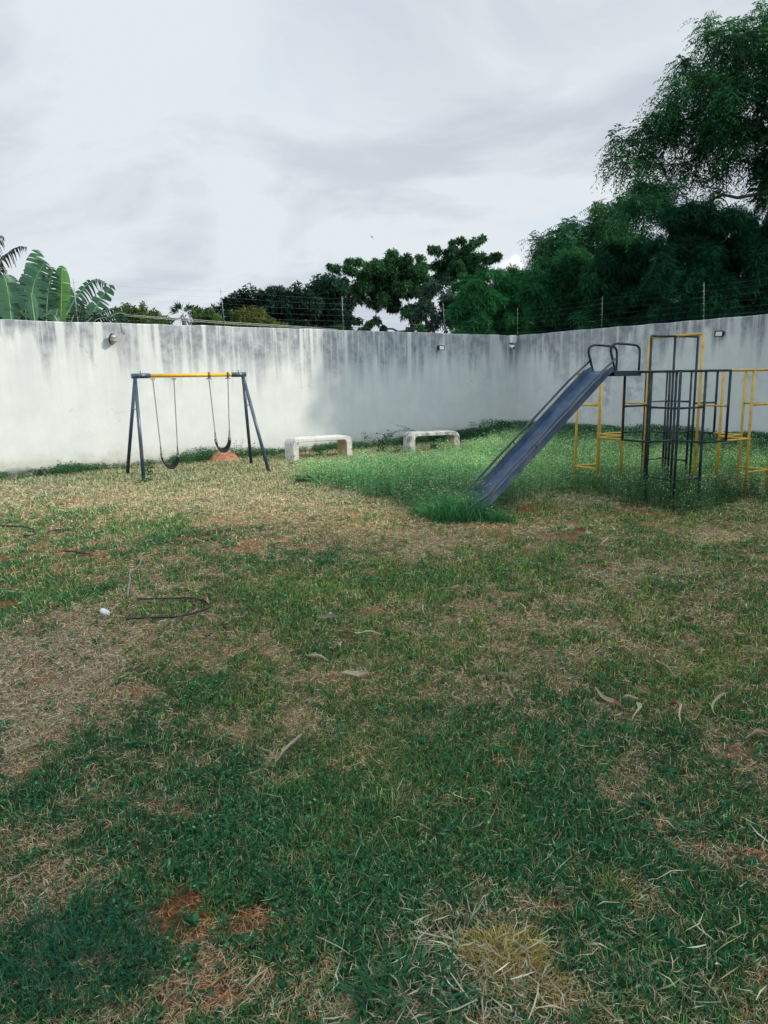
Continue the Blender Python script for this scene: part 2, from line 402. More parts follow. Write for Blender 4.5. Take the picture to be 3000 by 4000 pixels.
# ------------------------------------------------------------------ ground: how the lawn is worn, in metres
def spots(lst):
    out = []
    for px, py, rx, ry, a in lst:
        g = gpt(px, py); gx = gpt(px+rx, py); gy = gpt(px, py-ry)
        out.append((g[0], g[1], abs(gx[0]-g[0]), abs(gy[1]-g[1]), a))
    return out
DRY = spots([(130, 2620, 310, 160, 2.2), (60, 2800, 200, 180, 1.8), (260, 2480, 190, 80, 0.7), (1250, 2030, 650, 75, 0.55), (700, 1960, 450, 45, 0.45), (120, 1910, 160, 26, 0.6),
    (2460, 2250, 240, 40, 0.6), (1600, 2110, 420, 50, 0.6), (2830, 2085, 190, 36, 0.8), (720, 3760, 230, 190, 1.2), (1000, 2640, 170, 100, 0.5), (330, 3330, 150, 170, 0.6),
    (2540, 3080, 170, 120, 0.65), (2200, 2830, 180, 70, 0.5), (1150, 2900, 200, 90, 0.5), (2830, 1895, 120, 22, 0.9), (2150, 2060, 170, 28, 0.5), (1050, 2820, 110, 60, 0.4),
    (1750, 2480, 420, 60, 0.4), (780, 2900, 110, 60, 0.4), (1400, 3050, 90, 60, 0.4), (2600, 3300, 150, 60, 0.4), (1800, 3820, 260, 160, 0.6), (150, 3050, 110, 120, 0.35),
    (650, 2200, 420, 70, 0.35), (2050, 3000, 110, 50, 0.4), (2300, 2560, 300, 60, 0.35), (900, 1830, 500, 40, 0.2), (2700, 2420, 300, 50, 0.3)])
SOIL = spots([(20, 2370, 70, 40, 1.0), (15, 2190, 70, 50, 0.8), (760, 3600, 230, 240, 1.15), (2100, 1985, 110, 18, 0.9), (2440, 2010, 220, 20, 0.55), (900, 2150, 160, 40, 0.55),
    (420, 2150, 180, 40, 0.4), (2230, 2100, 70, 22, 0.7), (1480, 2030, 240, 25, 0.45), (1960, 2080, 150, 30, 0.5), (1350, 2760, 70, 30, 0.4), (2000, 2900, 90, 50, 0.5), (760, 2090, 70, 20, 0.5),
    (1930, 3270, 60, 40, 0.4), (1500, 1880, 60, 10, 0.5), (2480, 3060, 80, 40, 0.4), (930, 1850, 50, 10, 0.5), (1150, 2130, 120, 20, 0.4)])
GRN = spots([(160, 2330, 230, 55, 0.8), (620, 2070, 170, 45, 0.7), (1450, 2270, 520, 75, 0.75), (1050, 3250, 520, 240, 0.6), (2250, 3100, 420, 260, 0.35), (2300, 2980, 500, 200, 0.35), (330, 2980, 90, 160, 0.6),
    (900, 2690, 190, 100, 0.55), (1500, 2550, 300, 100, 0.5), (1850, 2880, 350, 110, 0.4), (200, 3250, 180, 230, 0.6), (2500, 3600, 450, 300, 0.55), (1400, 3500, 350, 200, 0.4),
    (650, 2800, 100, 100, 0.5), (430, 1990, 250, 20, 0.3), (1000, 1800, 200, 25, 0.6), (700, 1850, 300, 25, 0.5), (250, 1880, 230, 25, 0.4), (1360, 2790, 120, 50, 0.4), (150, 3800, 250, 150, 0.7),
    (2900, 2100, 60, 20, 0.3), (30, 2260, 60, 60, 0.7), (1750, 3000, 300, 160, 0.4), (1080, 3600, 200, 200, 0.5), (1600, 3300, 300, 150, 0.4)])
def field(L, x, y):
    t = np.zeros_like(x)
    for gx, gy, sx, sy, a in L: t = t+a*np.exp(-(((x-gx)/sx)**2+((y-gy)/sy)**2))
    return t
def lawn(x, y):
    """dryness, bare soil, lushness at a spot"""
    wx = x+0.35*(fbm(x, y, 2.3, 40)-0.5)*2; wy = y+0.35*(fbm(x, y, 2.3, 50)-0.5)*2
    n1 = fbm(x, y, 1.3, 1); n2 = fbm(x, y, 5.5, 9, 5); n4 = fbm(x, y, 17, 33, 3); n3 = fbm(x, y, 0.7, 23)
    g = field(GRN, wx, wy); d = field(DRY, wx, wy); s = field(SOIL, wx, wy)
    dry = d*0.95 - g*0.50 + (n1-0.5)*1.0 + (n2-0.5)*2.3 + (n4-0.5)*2.2 + 0.31 - 0.10*sst(-y, -3.4, -2.0)
    dry = np.clip(dry, 0, 1)
    soil = np.clip(s*1.1+(n2-0.5)*1.5+(n4-0.5)*1.4+(n3-0.5)*0.6-0.30-g*0.3, 0, 1)
    lush = np.clip(g*0.9+(fbm(x, y, 2.1, 31)-0.5)*1.4-d*0.5+0.15, 0, 1)
    return dry, soil, lush
def gz(x, y):
    return 0.035*(fbm(x, y, 0.8, 5)-0.5)+0.012*(fbm(x, y, 6, 6)-0.5)

def build_ground():
    m, n, b = mat('worn_lawn_soil')
    at = n.node('ShaderNodeAttribute'); at.attribute_name = 'Col'
    tc = n.node('ShaderNodeTexCoord').outputs['Object']
    f1 = n.ramp(n.noise(tc, 55, 6, 0.75), 0.35, 0.68)
    c = n.mix(f1, n.mix(1.0, at.outputs['Color'], (0.55, 0.52, 0.5), 'MULTIPLY'), n.mix(1.0, at.outputs['Color'], (1.5, 1.42, 1.3), 'MULTIPLY'))
    n.l.new(c, b.inputs['Base Color']); b.inputs['Roughness'].default_value = 0.95; b.inputs['Specular IOR Level'].default_value = 0.1
    bp = n.node('ShaderNodeBump'); bp.inputs['Strength'].default_value = 0.9; bp.inputs['Distance'].default_value = 0.02
    n.l.new(n.noise(tc, 70, 8, 0.75), bp.inputs['Height']); n.l.new(bp.outputs[0], b.inputs['Normal'])
    def axis(a, b_, st, far):
        mid = list(np.arange(a, b_, st)); o = []; q = st
        x = b_
        while x < far: o.append(x); q *= 1.5; x += q
        o.append(far); lo = []; x = a; q = st
        while x > -far:
            q *= 1.5; x -= q; lo.append(max(x, -far))
        return np.array(sorted(set(lo+mid+o)))
    X = axis(-9, 9, 0.06, 400.0); Y = axis(0.6, 21.5, 0.06, 400.0)
    gx, gy = np.meshgrid(X, Y, indexing='ij'); x = gx.ravel(); y = gy.ravel()
    z = gz(x, y)
    V = np.stack([x, y, z], 1)
    ny = len(Y); i = np.arange(len(X)-1)[:, None]*ny+np.arange(ny-1)[None, :]; i = i.ravel()
    F = np.stack([i, i+ny, i+ny+1, i+1], 1)
    dry, soil, lush = lawn(x, y)
    G_ = np.array([0.034, 0.055, 0.026]); D_ = np.array([0.25, 0.185, 0.125]); R_ = np.array([0.25, 0.10, 0.045]); B_ = np.array([0.07, 0.056, 0.034])
    col = B_*(1-dry[:, None])+D_*dry[:, None]
    col = col*(1-0.6*lush[:, None])+G_*0.6*lush[:, None]
    so_ = np.clip(soil*1.3, 0, 1)[:, None]; col = col*(1-so_)+R_*so_
    o = np_mesh('ground', V, F, m, col, smooth=True); tag(o, kind='structure')
build_ground()

# ------------------------------------------------------------------ the two walls
def build_wall(name, A, B, n, label, heavy, seed, extra0, extra1, inset):
    t = (B-A)/np.linalg.norm(B-A); L = np.linalg.norm(B-A)
    x0, x1 = -extra0, L+extra1
    th = 0.16
    s = 1.0 if (np.array([-t[1], t[0]])@n) < 0 else -1.0     # local +y points away from the yard
    mb = MB(); prof = [(0, -0.4), (0, WALL_H-0.015), (0.012, WALL_H), (th-0.012, WALL_H), (th, WALL_H-0.015), (th, -0.4)]
    xs = np.arange(x0, x1, 0.12); xs = np.append(xs, x1)
    rings = []
    for x in xs:
        jig = 0.024*(vnoise(np.array(x*2.2), np.array(seed*3.0))-0.5)+0.006*(vnoise(np.array(x*9.), np.array(seed*5.0))-0.5)
        rings.append([np.array([x, s*y, z+(jig if z > 1 else 0)]) for y, z in prof])
    mb.quadring(rings, False)
    o = mb.build(name, wall_mat(name+'_plaster', seed, heavy))
    o.location = (A[0], A[1], 0); o.rotation_euler = (0, 0, math.atan2(t[1], t[0]))
    tag(o, label, 'wall')
    return o
build_wall('boundary_wall', WL, WC, nL, 'long stained white plaster wall behind the swing set and the two benches', False, 2, 9.0, 0.0, 0)
build_wall('boundary_wall', WC, WR, nR, 'stained white plaster wall on the right behind the climbing frame', True, 5, 0.0, 14.5, 0)

# ------------------------------------------------------------------ swing set
def swing_set():
    F = {k: gpt(*q)[:2] for k, q in dict(FL=(562, 1876), BL=(496, 1851), FR=(1052, 1841), BR=(982, 1814)).items()}
    mL = (F['FL']+F['BL'])/2; mR = (F['FR']+F['BR'])/2
    dL = (mL+mR)/2
    aL = dpt(527, 1470, mL[1]); aR = dpt(949, 1466, mR[1])
    zt = 1.755; aL = np.array([aL[0], aL[1], zt]); aR = np.array([aR[0], aR[1], zt])
    T = (aR-aL)/np.linalg.norm(aR-aL)
    root = empty('swing_set', ((dL[0]), dL[1], 0), 'navy A-frame swing set with orange-yellow crossbar on the worn grass', 'swing set')
    e0 = aL-T*0.06; e1 = aR+T*0.05
    sl0 = e0+T*0.30; sl1 = e1-T*0.26
    MB().tube([sl0, sl1], 0.034, 14).build('crossbar', M['swingyellow'], root)
    for a, b in ((e0, sl0+T*.01), (sl1-T*.01, e1)):
        m = MB().tube([a, b], 0.044, 14); c = (a+b)/2
        m.tube([c+np.array([0, 0, 0.03]), c+np.array([0, 0, 0.085])], 0.008, 6)
        m.build('sleeve', M['swingblue'], root)
    for ap, ks in ((aL, ('FL', 'BL')), (aR, ('FR', 'BR'))):
        pr = []
        for k in ks:
            top = ap-np.array([0, 0, 0.035]); bot = np.array([*F[k], -0.05]); pr.append((top, bot))
            MB().tube([top, bot], 0.031, 12).build('leg', M['swingblue'], root)
        q = [a+(b-a)*0.30 for a, b in pr]
        MB().tube(q, 0.011, 8).build('brace', M['steel'], root)
    # hangers
    def onbar(px):
        best = None
        for t in np.linspace(0, 1, 800):
            P = aL+(aR-aL)*t
            e = abs(pxof(P)[0]-px)
            if best is None or e < best[0]: best = (e, P)
        return best[1]
    Rb = np.array([T, np.cross([0, 0, 1], T), [0, 0, 1]]).T
    hang = []
    for k, px in enumerate((596, 678, 815, 889)):
        P = onbar(px); m = MB()
        if k < 2:
            m.box(P-np.array([0, 0, 0.050]), (0.085, 0.03, 0.012), Rb, 0.003)
            m.tube([P+T*0.03-np.array([0, 0, .05]), P+T*0.03-np.array([0, 0, .075]), P-T*0.03-np.array([0, 0, .075]), P-T*0.03-np.array([0, 0, .05])], 0.006, 6)
            m.tube([P-np.array([0, 0, .045]), P-np.array([0, 0, .085])], 0.009, 6)
            m.build('hanger', M['rust'], root)
        else:
            ring = [P+0.047*(math.cos(a)*Rb[:, 1]+math.sin(a)*Rb[:, 2]) for a in np.linspace(0, 2*PI, 14, endpoint=False)]
            m.tube(ring, 0.011, 6, closed=True)
            ring = [P+T*0.014+0.046*(math.cos(a)*Rb[:, 1]+math.sin(a)*Rb[:, 2]) for a in np.linspace(0, 2*PI, 14, endpoint=False)]
            m.tube(ring, 0.008, 6, closed=True)
            m.box(P-np.array([0, 0, 0.066]), (0.09, 0.035, 0.02), Rb, 0.004)
            m.build('hanger', M['rust'], root)
        hang.append(P-np.array([0, 0, 0.078]))
    return hang, T, Rb

def chain(m, a, b, pitch=0.030, r=0.0036, sag=0.0):
    a = np.asarray(a); b = np.asarray(b); L = np.linalg.norm(b-a); n = max(2, int(L/pitch)); d = (b-a)/L
    u = np.cross(d, [0.3, 1, 0.1]); u /= np.linalg.norm(u); w = np.cross(d, u)
    for i in range(n):
        c = a+(b-a)*(i+0.5)/n; s = u if i % 2 else w
        hl = L/n*0.66; hw = 0.0092
        pts = [c+d*(hl*math.cos(t))+s*(hw*math.sin(t)) for t in np.linspace(0, 2*PI, 8, endpoint=False)]
        m.tube(pts, r, 5, closed=True)

def swings():
    hang, T, Rb = swing_set()
    P2 = Rb[:, 1]+np.array([0, 0, 0.42]); P2 = P2/np.linalg.norm(P2)
    z5 = lambda x, y: (450+x*.3918, 1400+y*.3918)
    # (hangers, seat ends in the photograph, bottom of the sag)
    for idx, (h0, h1, el, er, bt, lab) in enumerate((
        (hang[0], hang[1], z5(462, 965), z5(625, 962), z5(545, 1080), 'empty black belt swing hanging lowest, under the left part of the crossbar'),
        (hang[2], hang[3], z5(1004, 815), z5(1140, 795), z5(1075, 918), 'empty black belt swing hanging higher, in front of the orange soil mound'))):
        ymid = (h0[1]+h1[1])/2
        A = dpt(*el, h0[1]-0.03); B = dpt(*er, h1[1]-0.03); Bt = dpt(*bt, ymid-0.03)
        root = empty('belt_swing', (A+B)/2*np.array([1, 1, 0])+np.array([0, 0, Bt[2]]), lab, 'swing', 'belt swings hanging from the swing set')
        # belt: U-shaped strip with thickness
        w = 0.075; n = 18; pts = []
        mid = (A+B)/2; half = (B-A)/2; depth = mid[2]-Bt[2]
        for i in range(n+1):
            a = PI*i/n; u = -math.cos(a)
            P = mid+half*u*1.0; zc = -depth*(math.sin(a)**0.75)
            P = P+half*(-0.10*math.sin(a)*u)
            P = np.array([P[0], P[1], mid[2]+half[2]*u+zc]); pts.append(P)
        rings = []
        for i, P in enumerate(pts):
            d = pts[min(i+1, n)]-pts[max(i-1, 0)]; d /= np.linalg.norm(d); nn = np.cross(P2, d)
            ww = w*(0.75+0.25*math.sin(PI*i/n))
            rings.append([P+P2*sx*ww+nn*sy*0.010 for sx, sy in ((-1, -1), (1, -1), (1, 1), (-1, 1))])
        m = MB(); m.quadring(rings, True); m.build('seat', M['rubber'], root)
        for H_, E_ in ((h0, pts[0]), (h1, pts[-1])):
            m = MB(); J = E_+(H_-E_)*0.17/np.linalg.norm(H_-E_)*1.0
            chain(m, H_, J)
            for s in (-1, 1): chain(m, J, E_+P2*s*w*0.7+np.array([0, 0, -0.012]), 0.03)
            m.build('chain', M['chain'], root)
            m = MB()
            m.box(E_+np.array([0, 0, -0.02]), (0.022, w*1.62, 0.035), Rb, 0.003)
            m.build('clamp', M['steel'], root)
swings()

# ------------------------------------------------------------------ climbing frame (lattice fitted to the photograph)
LS = 0.4441; LTH = rad(26.93); E0 = np.array([3.589, 8.75])
LV = LS*np.array([math.cos(LTH), math.sin(LTH)]); LW = LS*np.array([-math.sin(LTH), math.cos(LTH)])
LZ = {0: -0.05, 1: 0.345, 2: 0.787, 3: 1.225, 4: 1.668, 5: 2.135}
def lat(i, j, l, dz=0): q = E0+i*LV+j*LW; return np.array([q[0], q[1], LZ[l]+dz])
def climbing_frame():
    root = empty('climbing_frame', (*(E0+2*LV+2*LW), 0), 'tall climbing frame of dark teal and yellow metal tubes in the weeds', 'climbing frame')
    R = 0.0165
    G_, Y_ = M['dark'], M['yellow']
    posts = []
    for i, j in ((0, 0), (1, 0), (0, 1), (1, 1), (3, 3), (4, 4), (3, 4), (4, 3), (2, 2)): posts.append((i, j, 0, 4 if (i, j) != (2, 2) else 5, G_))
    for i, j in ((1, 2), (3, 2)): posts.append((i, j, 0, 5, G_))
    for i, j in ((2, 1), (2, 3)): posts.append((i, j, 0, 5, Y_))
    for i, j in ((0, 3), (0, 4), (1, 4), (1, 3), (3, 0), (4, 0), (4, 1), (3, 1)): posts.append((i, j, 0, 4, Y_))
    for i, j in ((0, 2), (2, 4), (2, 0), (4, 2)): posts.append((i, j, 2, 4, G_))
    for i, j, a, b, m in posts:
        MB().tube([lat(i, j, a), lat(i, j, b, 0.004)], R*(1.08 if m is Y_ else 1.0), 10).build('post', m, root)
    bars = []
    def pl(l, pts, m):
        for a, b in zip(pts, pts[1:]): bars.append((l, a, b, m))
    pl(2, ((0, 2), (0, 1), (1, 1), (1, 0), (2, 0)), G_); pl(2, ((0, 3), (0, 2)), Y_); pl(2, ((2, 0), (3, 0)), Y_)
    pl(2, ((2, 4), (3, 4), (3, 3), (4, 3), (4, 2)), G_); pl(2, ((1, 4), (2, 4)), Y_); pl(2, ((4, 2), (4, 1)), Y_)
    pl(2, ((0, 3), (1, 3), (1, 4)), Y_); pl(2, ((3, 0), (3, 1), (4, 1)), Y_)
    pl(1, ((0, 1), (0, 0), (1, 0)), G_); pl(1, ((3, 4), (4, 4), (4, 3)), G_)
    pl(1, ((0, 3), (0, 4), (1, 4)), Y_); pl(1, ((3, 0), (4, 0), (4, 1)), Y_)
    pl(3, ((0, 1), (0, 0), (1, 0)), G_); pl(3, ((3, 4), (4, 4), (4, 3)), G_)
    pl(3, ((0, 2), (1, 2)), G_); pl(3, ((3, 2), (4, 2)), G_); pl(3, ((2, 0), (2, 1)), Y_); pl(3, ((2, 3), (2, 4)), Y_)
    pl(3, ((0, 3), (0, 4), (1, 4)), Y_); pl(3, ((3, 0), (4, 0), (4, 1)), Y_)
    pl(4, ((0, 2), (0, 1), (0, 0), (1, 0), (2, 0)), G_); pl(4, ((2, 4), (3, 4), (4, 4), (4, 3), (4, 2)), G_)
    pl(4, ((0, 2), (0, 3), (0, 4), (1, 4), (2, 4)), Y_); pl(4, ((2, 0), (3, 0), (4, 0), (4, 1), (4, 2)), Y_)
    pl(4, ((0, 1), (1, 1), (1, 0)), G_); pl(4, ((3, 4), (3, 3), (4, 3)), G_); pl(4, ((0, 2), (1, 2), (2, 2), (3, 2), (4, 2)), G_)
    pl(4, ((2, 0), (2, 1), (2, 2), (2, 3), (2, 4)), G_)
    pl(5, ((1, 2), (2, 2), (3, 2)), G_); pl(5, ((2, 1), (2, 2)), Y_); pl(5, ((2, 2), (2, 3)), Y_)
    for l, a, b, m in bars:
        off = 0.004 if l == 5 and m is Y_ else 0.0
        A, B = lat(*a, l, off), lat(*b, l, off); d = B-A
        n = 5; mb = MB()
        rr = [R*0.98]*(n+1)
        if l in (1, 2, 3): rr = [R*0.98, R*0.80, R*0.78, R*0.78, R*0.80, R*0.98]
        mb.tube([A+d*(0.02+0.96*k/n) for k in range(n+1)], rr, 10)
        mb.build('bar', m, root)
climbing_frame()

# ------------------------------------------------------------------ slide
def slide():
    J0, J1 = 1.44, 2.32
    vh = LV/np.linalg.norm(LV); wh = LW/np.linalg.norm(LW)
    O = E0-1.0*LV+((J0+J1)/2)*LW                       # head of the chute, centre
    half = (J1-J0)/2*LS
    def P(s, t, z): q = O-vh*s+wh*t; return np.array([q[0], q[1], z])     # s down the slide, t across
    root = empty('playground_slide', (*(O-vh*1.0), 0), 'dark slate-blue metal slide running down into the long grass', 'slide')
    # platform, a folded tray
    m = MB(); Rm = np.array([[vh[0], wh[0], 0], [vh[1], wh[1], 0], [0, 0, 1]])
    L = LS*1.02
    m.box(P(-L/2, 0, 1.680), (L, 2*half+0.03, 0.012), Rm, 0.002)
    for t in (-half-0.012, half+0.012): m.box(P(-L/2, t, 1.650), (L, 0.006, 0.062), Rm, 0.001)
    m.box(P(-L-0.005, 0, 1.650), (0.006, 2*half, 0.060), Rm, 0.001)
    m.build('platform', M['slate'], root)
    # chute profile
    prof = [(-0.02, 1.682), (0.03, 1.676), (0.08, 1.650)]
    s0, z0 = 0.08, 1.650; s1, z1 = 1.80, 0.215
    for k in range(1, 9): prof.append((s0+(s1-s0)*k/8, z0+(z1-z0)*k/8))
    sl = (z1-z0)/(s1-s0)
    for k in range(1, 9):
        u = k/8; a = math.atan(sl)*(1-u*0.92); prof.append((prof[-1][0]+0.055*math.cos(a), prof[-1][1]+0.055*math.sin(a)))
    def side(s, z, t, h):                        # point on the profile lifted h square to the run
        return P(s, t, z+h)
    nrm = []
    for k in range(len(prof)):
        a, b = prof[max(k-1, 0)], prof[min(k+1, len(prof)-1)]; d = np.array([b[0]-a[0], b[1]-a[1]]); d /= np.linalg.norm(d); nrm.append((-d[1], d[0]))
    def lift(k, h, t):
        s, z = prof[k]; return P(s+nrm[k][0]*h, t, z+nrm[k][1]*h)
    wall_h = 0.062; cross = []
    for k in range(len(prof)):
        i_, o_ = half-0.012, half
        rg = [lift(k, 0, -i_), lift(k, 0, i_), lift(k, wall_h, i_+0.004), lift(k, wall_h, o_+0.004), lift(k, -0.012, o_), lift(k, -0.012, -o_), lift(k, wall_h, -o_-0.004), lift(k, wall_h, -i_-0.004)]
        cross.append(rg)
    m = MB(); m.quadring(cross, False); m.build('chute', M['chute'], root)
    # rolled rim along each side of the chute
    for t in (-half-0.006, half+0.006):
        MB().tube([lift(k, wall_h+0.004, t) for k in range(2, len(prof))], 0.011, 8).build('rim', M['slate'], root)
    # handrails standing off the chute
    for t in (-half-0.018, half+0.018):
        pts = [lift(k, 0.125, t) for k in range(2, len(prof)-4)]
        pts[0] = P(0.0, t, 1.835)
        for k, h in ((len(prof)-4, 0.12), (len(prof)-3, 0.105), (len(prof)-2, 0.085), (len(prof)-1, 0.065)): pts.append(lift(k, h, t))
        pts.append(lift(len(prof)-1, 0.04, t)-np.array([*(vh*0.07), 0]))
        MB().tube(pts, 0.0145, 9).build('handrail', M['slate'], root)
        for k in (7,):
            MB().tube([lift(k, wall_h, t), lift(k, 0.125, t)], 0.009, 7).build('stay', M['slate'], root)
    # guard loops on the platform
    for t in (-half, half):
        z0 = 1.690; top = 2.015
        ctrl = [P(-0.02, t, z0), P(0.035, t, 1.84), P(0.065, t, 1.93), P(0.050, t, 1.985), P(-0.01, t, top), P(-0.09, t, top+0.003), P(-0.33, t, top-0.012), P(-0.395, t, top-0.035), P(-0.425, t, top-0.10), P(-0.425, t, z0)]
        pts = []
        for k in range(len(ctrl)-1):
            p0 = ctrl[max(k-1, 0)]; p1 = ctrl[k]; p2 = ctrl[k+1]; p3 = ctrl[min(k+2, len(ctrl)-1)]
            for u in np.linspace(0, 1, 5, endpoint=False):
                pts.append(0.5*((2*p1)+(-p0+p2)*u+(2*p0-5*p1+4*p2-p3)*u*u+(-p0+3*p1-3*p2+p3)*u**3))
        pts.append(ctrl[-1])
        MB().tube(pts, 0.0150, 10).build('guard_loop', M['dark'], root)
    # struts holding the foot
    for t in (-half+0.03, half-0.03):
        q = prof[-5]; MB().tube([P(q[0], t, q[1]-0.01), P(q[0], t, -0.1)], 0.015, 8).build('foot_strut', M['slate'], root)
slide()

# ------------------------------------------------------------------ benches
def bench(px_near, px_far, label, W=0.40, Hh=0.44, dirv=None, L=1.35, c=None, bm='bench'):
    t = dirv/np.linalg.norm(dirv); ang = math.atan2(t[1], t[0])
    me_v = []; faces = []; inner = []
    th = 0.092; Rr = 0.135
    def outline(off, rr):
        hl = L/2-off*1.45; top = Hh-off*0.85; pts = [(-hl, -0.06)]
        for k in range(9):
            a = PI-(PI/2)*k/8; pts.append((-hl+rr+rr*math.cos(a), top-rr+rr*math.sin(a)))
        for k in range(9):
            a = PI/2-(PI/2)*k/8; pts.append((hl-rr+rr*math.cos(a), top-rr+rr*math.sin(a)))
        pts.append((hl, -0.06)); return pts
    o, i = outline(0, Rr), outline(th, Rr-0.055)
    e = 0.012; yo = W/2
    rings = []
    rs = np.random.default_rng(int(L*1000))
    for k in range(len(o)):
        O_, I_ = np.array(o[k]), np.array(i[k]); d = (I_-O_); d /= np.linalg.norm(d)
        j = rs.normal(0, 0.002, 8)
        pr = [(O_+d*e, -yo), (O_, -yo+e), (O_, yo-e), (O_+d*e, yo), (I_-d*e, yo), (I_, yo-e), (I_, -yo+e), (I_-d*e, -yo)]
        rings.append([np.array([q[0]+j[n_], y+j[-n_-1], q[1]]) for n_, (q, y) in enumerate(pr)])
    m = MB(); m.quadring(rings, False)
    ob = m.build('concrete_bench', M[bm])
    at = ob.data.attributes.new('inner', 'FLOAT', 'POINT'); val = []
    for k in range(len(o)):
        low = 1.0 if o[k][1] < 0.33 else 0.0
        val += [0, 0, 0, 0, 0.2*low, low, low, 0.2*low]
    at.data.foreach_set('value', val)
    ob.location = (c[0], c[1], 0); ob.rotation_euler = (0, 0, ang)
    tag(ob, label, 'bench', 'concrete benches by the wall')
c1 = (gpt(1141, 1800)[:2]+gpt(1350, 1778)[:2])/2+np.array([-0.02, 0.10])
bench(0, 0, 'cleaner whitewashed concrete bench nearer the swing set', dirv=gpt(1350, 1778)[:2]-gpt(1141, 1800)[:2]+np.array([0.1, -0.25]), L=1.38, c=c1, W=0.46, Hh=0.445)
c2 = (gpt(1597, 1770)[:2]+gpt(1775, 1760)[:2])/2+np.array([0.0, 0.12])
bench(0, 0, 'flaking concrete bench with a reddish stained leg, nearer the wall corner', dirv=np.array([1.1, 0.36]), L=1.20, c=c2, W=0.42, Hh=0.445, bm='bench_flaking')

# ------------------------------------------------------------------ fixtures on the walls
def frame_rot(n, tilt=0.0, yaw=0.0):
    """columns: across, up, outward (n is horizontal)"""
    a = math.atan2(n[1], n[0])+yaw
    out = np.array([math.cos(a)*math.cos(tilt), math.sin(a)*math.cos(tilt), -math.sin(tilt)])
    ac = np.cross([0, 0, 1], out); ac /= np.linalg.norm(ac); up = np.cross(out, ac)
    return np.array([ac, up, out]).T
def bulkhead():
    P = wallpt(432, 1324, nL, WC); R = frame_rot(nL, 0.25, 0.35)
    root = empty('bulkhead_lamp', P, 'oval dusty glass bulkhead lamp on the wall above the swings', 'wall lamp')
    out = np.array([nL[0], nL[1], 0])
    MB().lathe([(0.045, 0), (0.045, 0.055), (0.03, 0.07)], P, frame_rot(nL), 16).build('mount', M['black'], root)
    c = P+out*0.065
    MB().lathe([(0.055, -0.01), (0.078, 0.0), (0.082, 0.03), (0.076, 0.036)], c, R, 24, 0.86, 1.36).build('housing', M['black'], root)
    MB().lathe([(0.070, 0.035), (0.069, 0.055), (0.060, 0.078), (0.040, 0.094), (0.015, 0.10), (0.002, 0.10)], c, R, 24, 0.86, 1.36).build('glass_cover', M['bulk'], root)
    m = MB()
    for yy in (-0.035, 0.04):
        m.tube([c+R@np.array([0.075*math.cos(a), yy, 0.03+0.075*math.sin(a)]) for a in np.linspace(0, PI, 11)], 0.004, 6)
    m.build('wire_guard', M['rubber'], root)
bulkhead()
def flood(px, py, n, yaw, tilt, label, sc=1.0):
    P = wallpt(px, py, n, WC)
    root = empty('floodlight', P, label, 'floodlight', 'square floodlights on the walls')
    out = np.array([n[0], n[1], 0]); R = frame_rot(n, tilt, yaw)
    MB().lathe([(0.06, 0), (0.06, 0.012), (0.05, 0.02)], P, frame_rot(n), 18).build('mount', M['black'], root)
    c = P+out*0.13+R@np.array([0, -0.01, 0])
    m = MB(); s = sc
    m.tube([P+out*0.01, P+out*0.07, c-R[:, 2]*0.03], 0.014, 8); m.build('bracket', M['black'], root)
    m = MB().box(c, (0.17*s, 0.13*s, 0.035), R, 0.006)
    for k in range(-3, 4): m.box(c-R[:, 2]*0.027+R[:, 0]*0.02*k*s, (0.004, 0.10*s, 0.02), R, 0)
    m.build('housing', M['black'], root)
    MB().box(c+R[:, 2]*0.0185, (0.125*s, 0.088*s, 0.004), R, 0.001).build('lens', M['glass'], root)
flood(1712, 1358, nL, -0.25, 0.04, 'square black floodlight on the stained wall between bench and corner')
flood(2822, 1302, nR, 0.75, 0.22, 'square black floodlight high on the right wall above the climbing frame')
def cctv():
    P = wallpt(1996, 1325, nL, WC); R = frame_rot(nL); out = np.array([nL[0], nL[1], 0])
    root = empty('junction_box', P, 'white plastic junction box at the top of the wall corner', 'box')
    MB().box(P+out*0.07, (0.17, 0.21, 0.12), R, 0.012).build('box_body', M['white'], root)
    MB().box(P+out*0.135, (0.16, 0.19, 0.008), R, 0.003).build('box_lid', M['white'], root)
    q = wallpt(1992, 1356, nL, WC); R2 = frame_rot(nL, 0.45, -0.1)
    root = empty('security_camera', q, 'small white security camera under the junction box in the wall corner', 'camera')
    MB().lathe([(0.045, 0), (0.045, 0.02), (0.03, 0.045), (0.012, 0.06)], q+np.array([0, 0, 0.03]), R, 16).build('mount', M['white'], root)
    c = q+out*0.10
    MB().lathe([(0.005, -0.075), (0.030, -0.065), (0.050, -0.03), (0.056, 0.02), (0.053, 0.06), (0.045, 0.065)], c, R2, 20).build('housing', M['white'], root)
    MB().lathe([(0.038, 0.064), (0.036, 0.072), (0.02, 0.076), (0.002, 0.077)], c, R2, 20).build('lens', M['black'], root)
cctv()

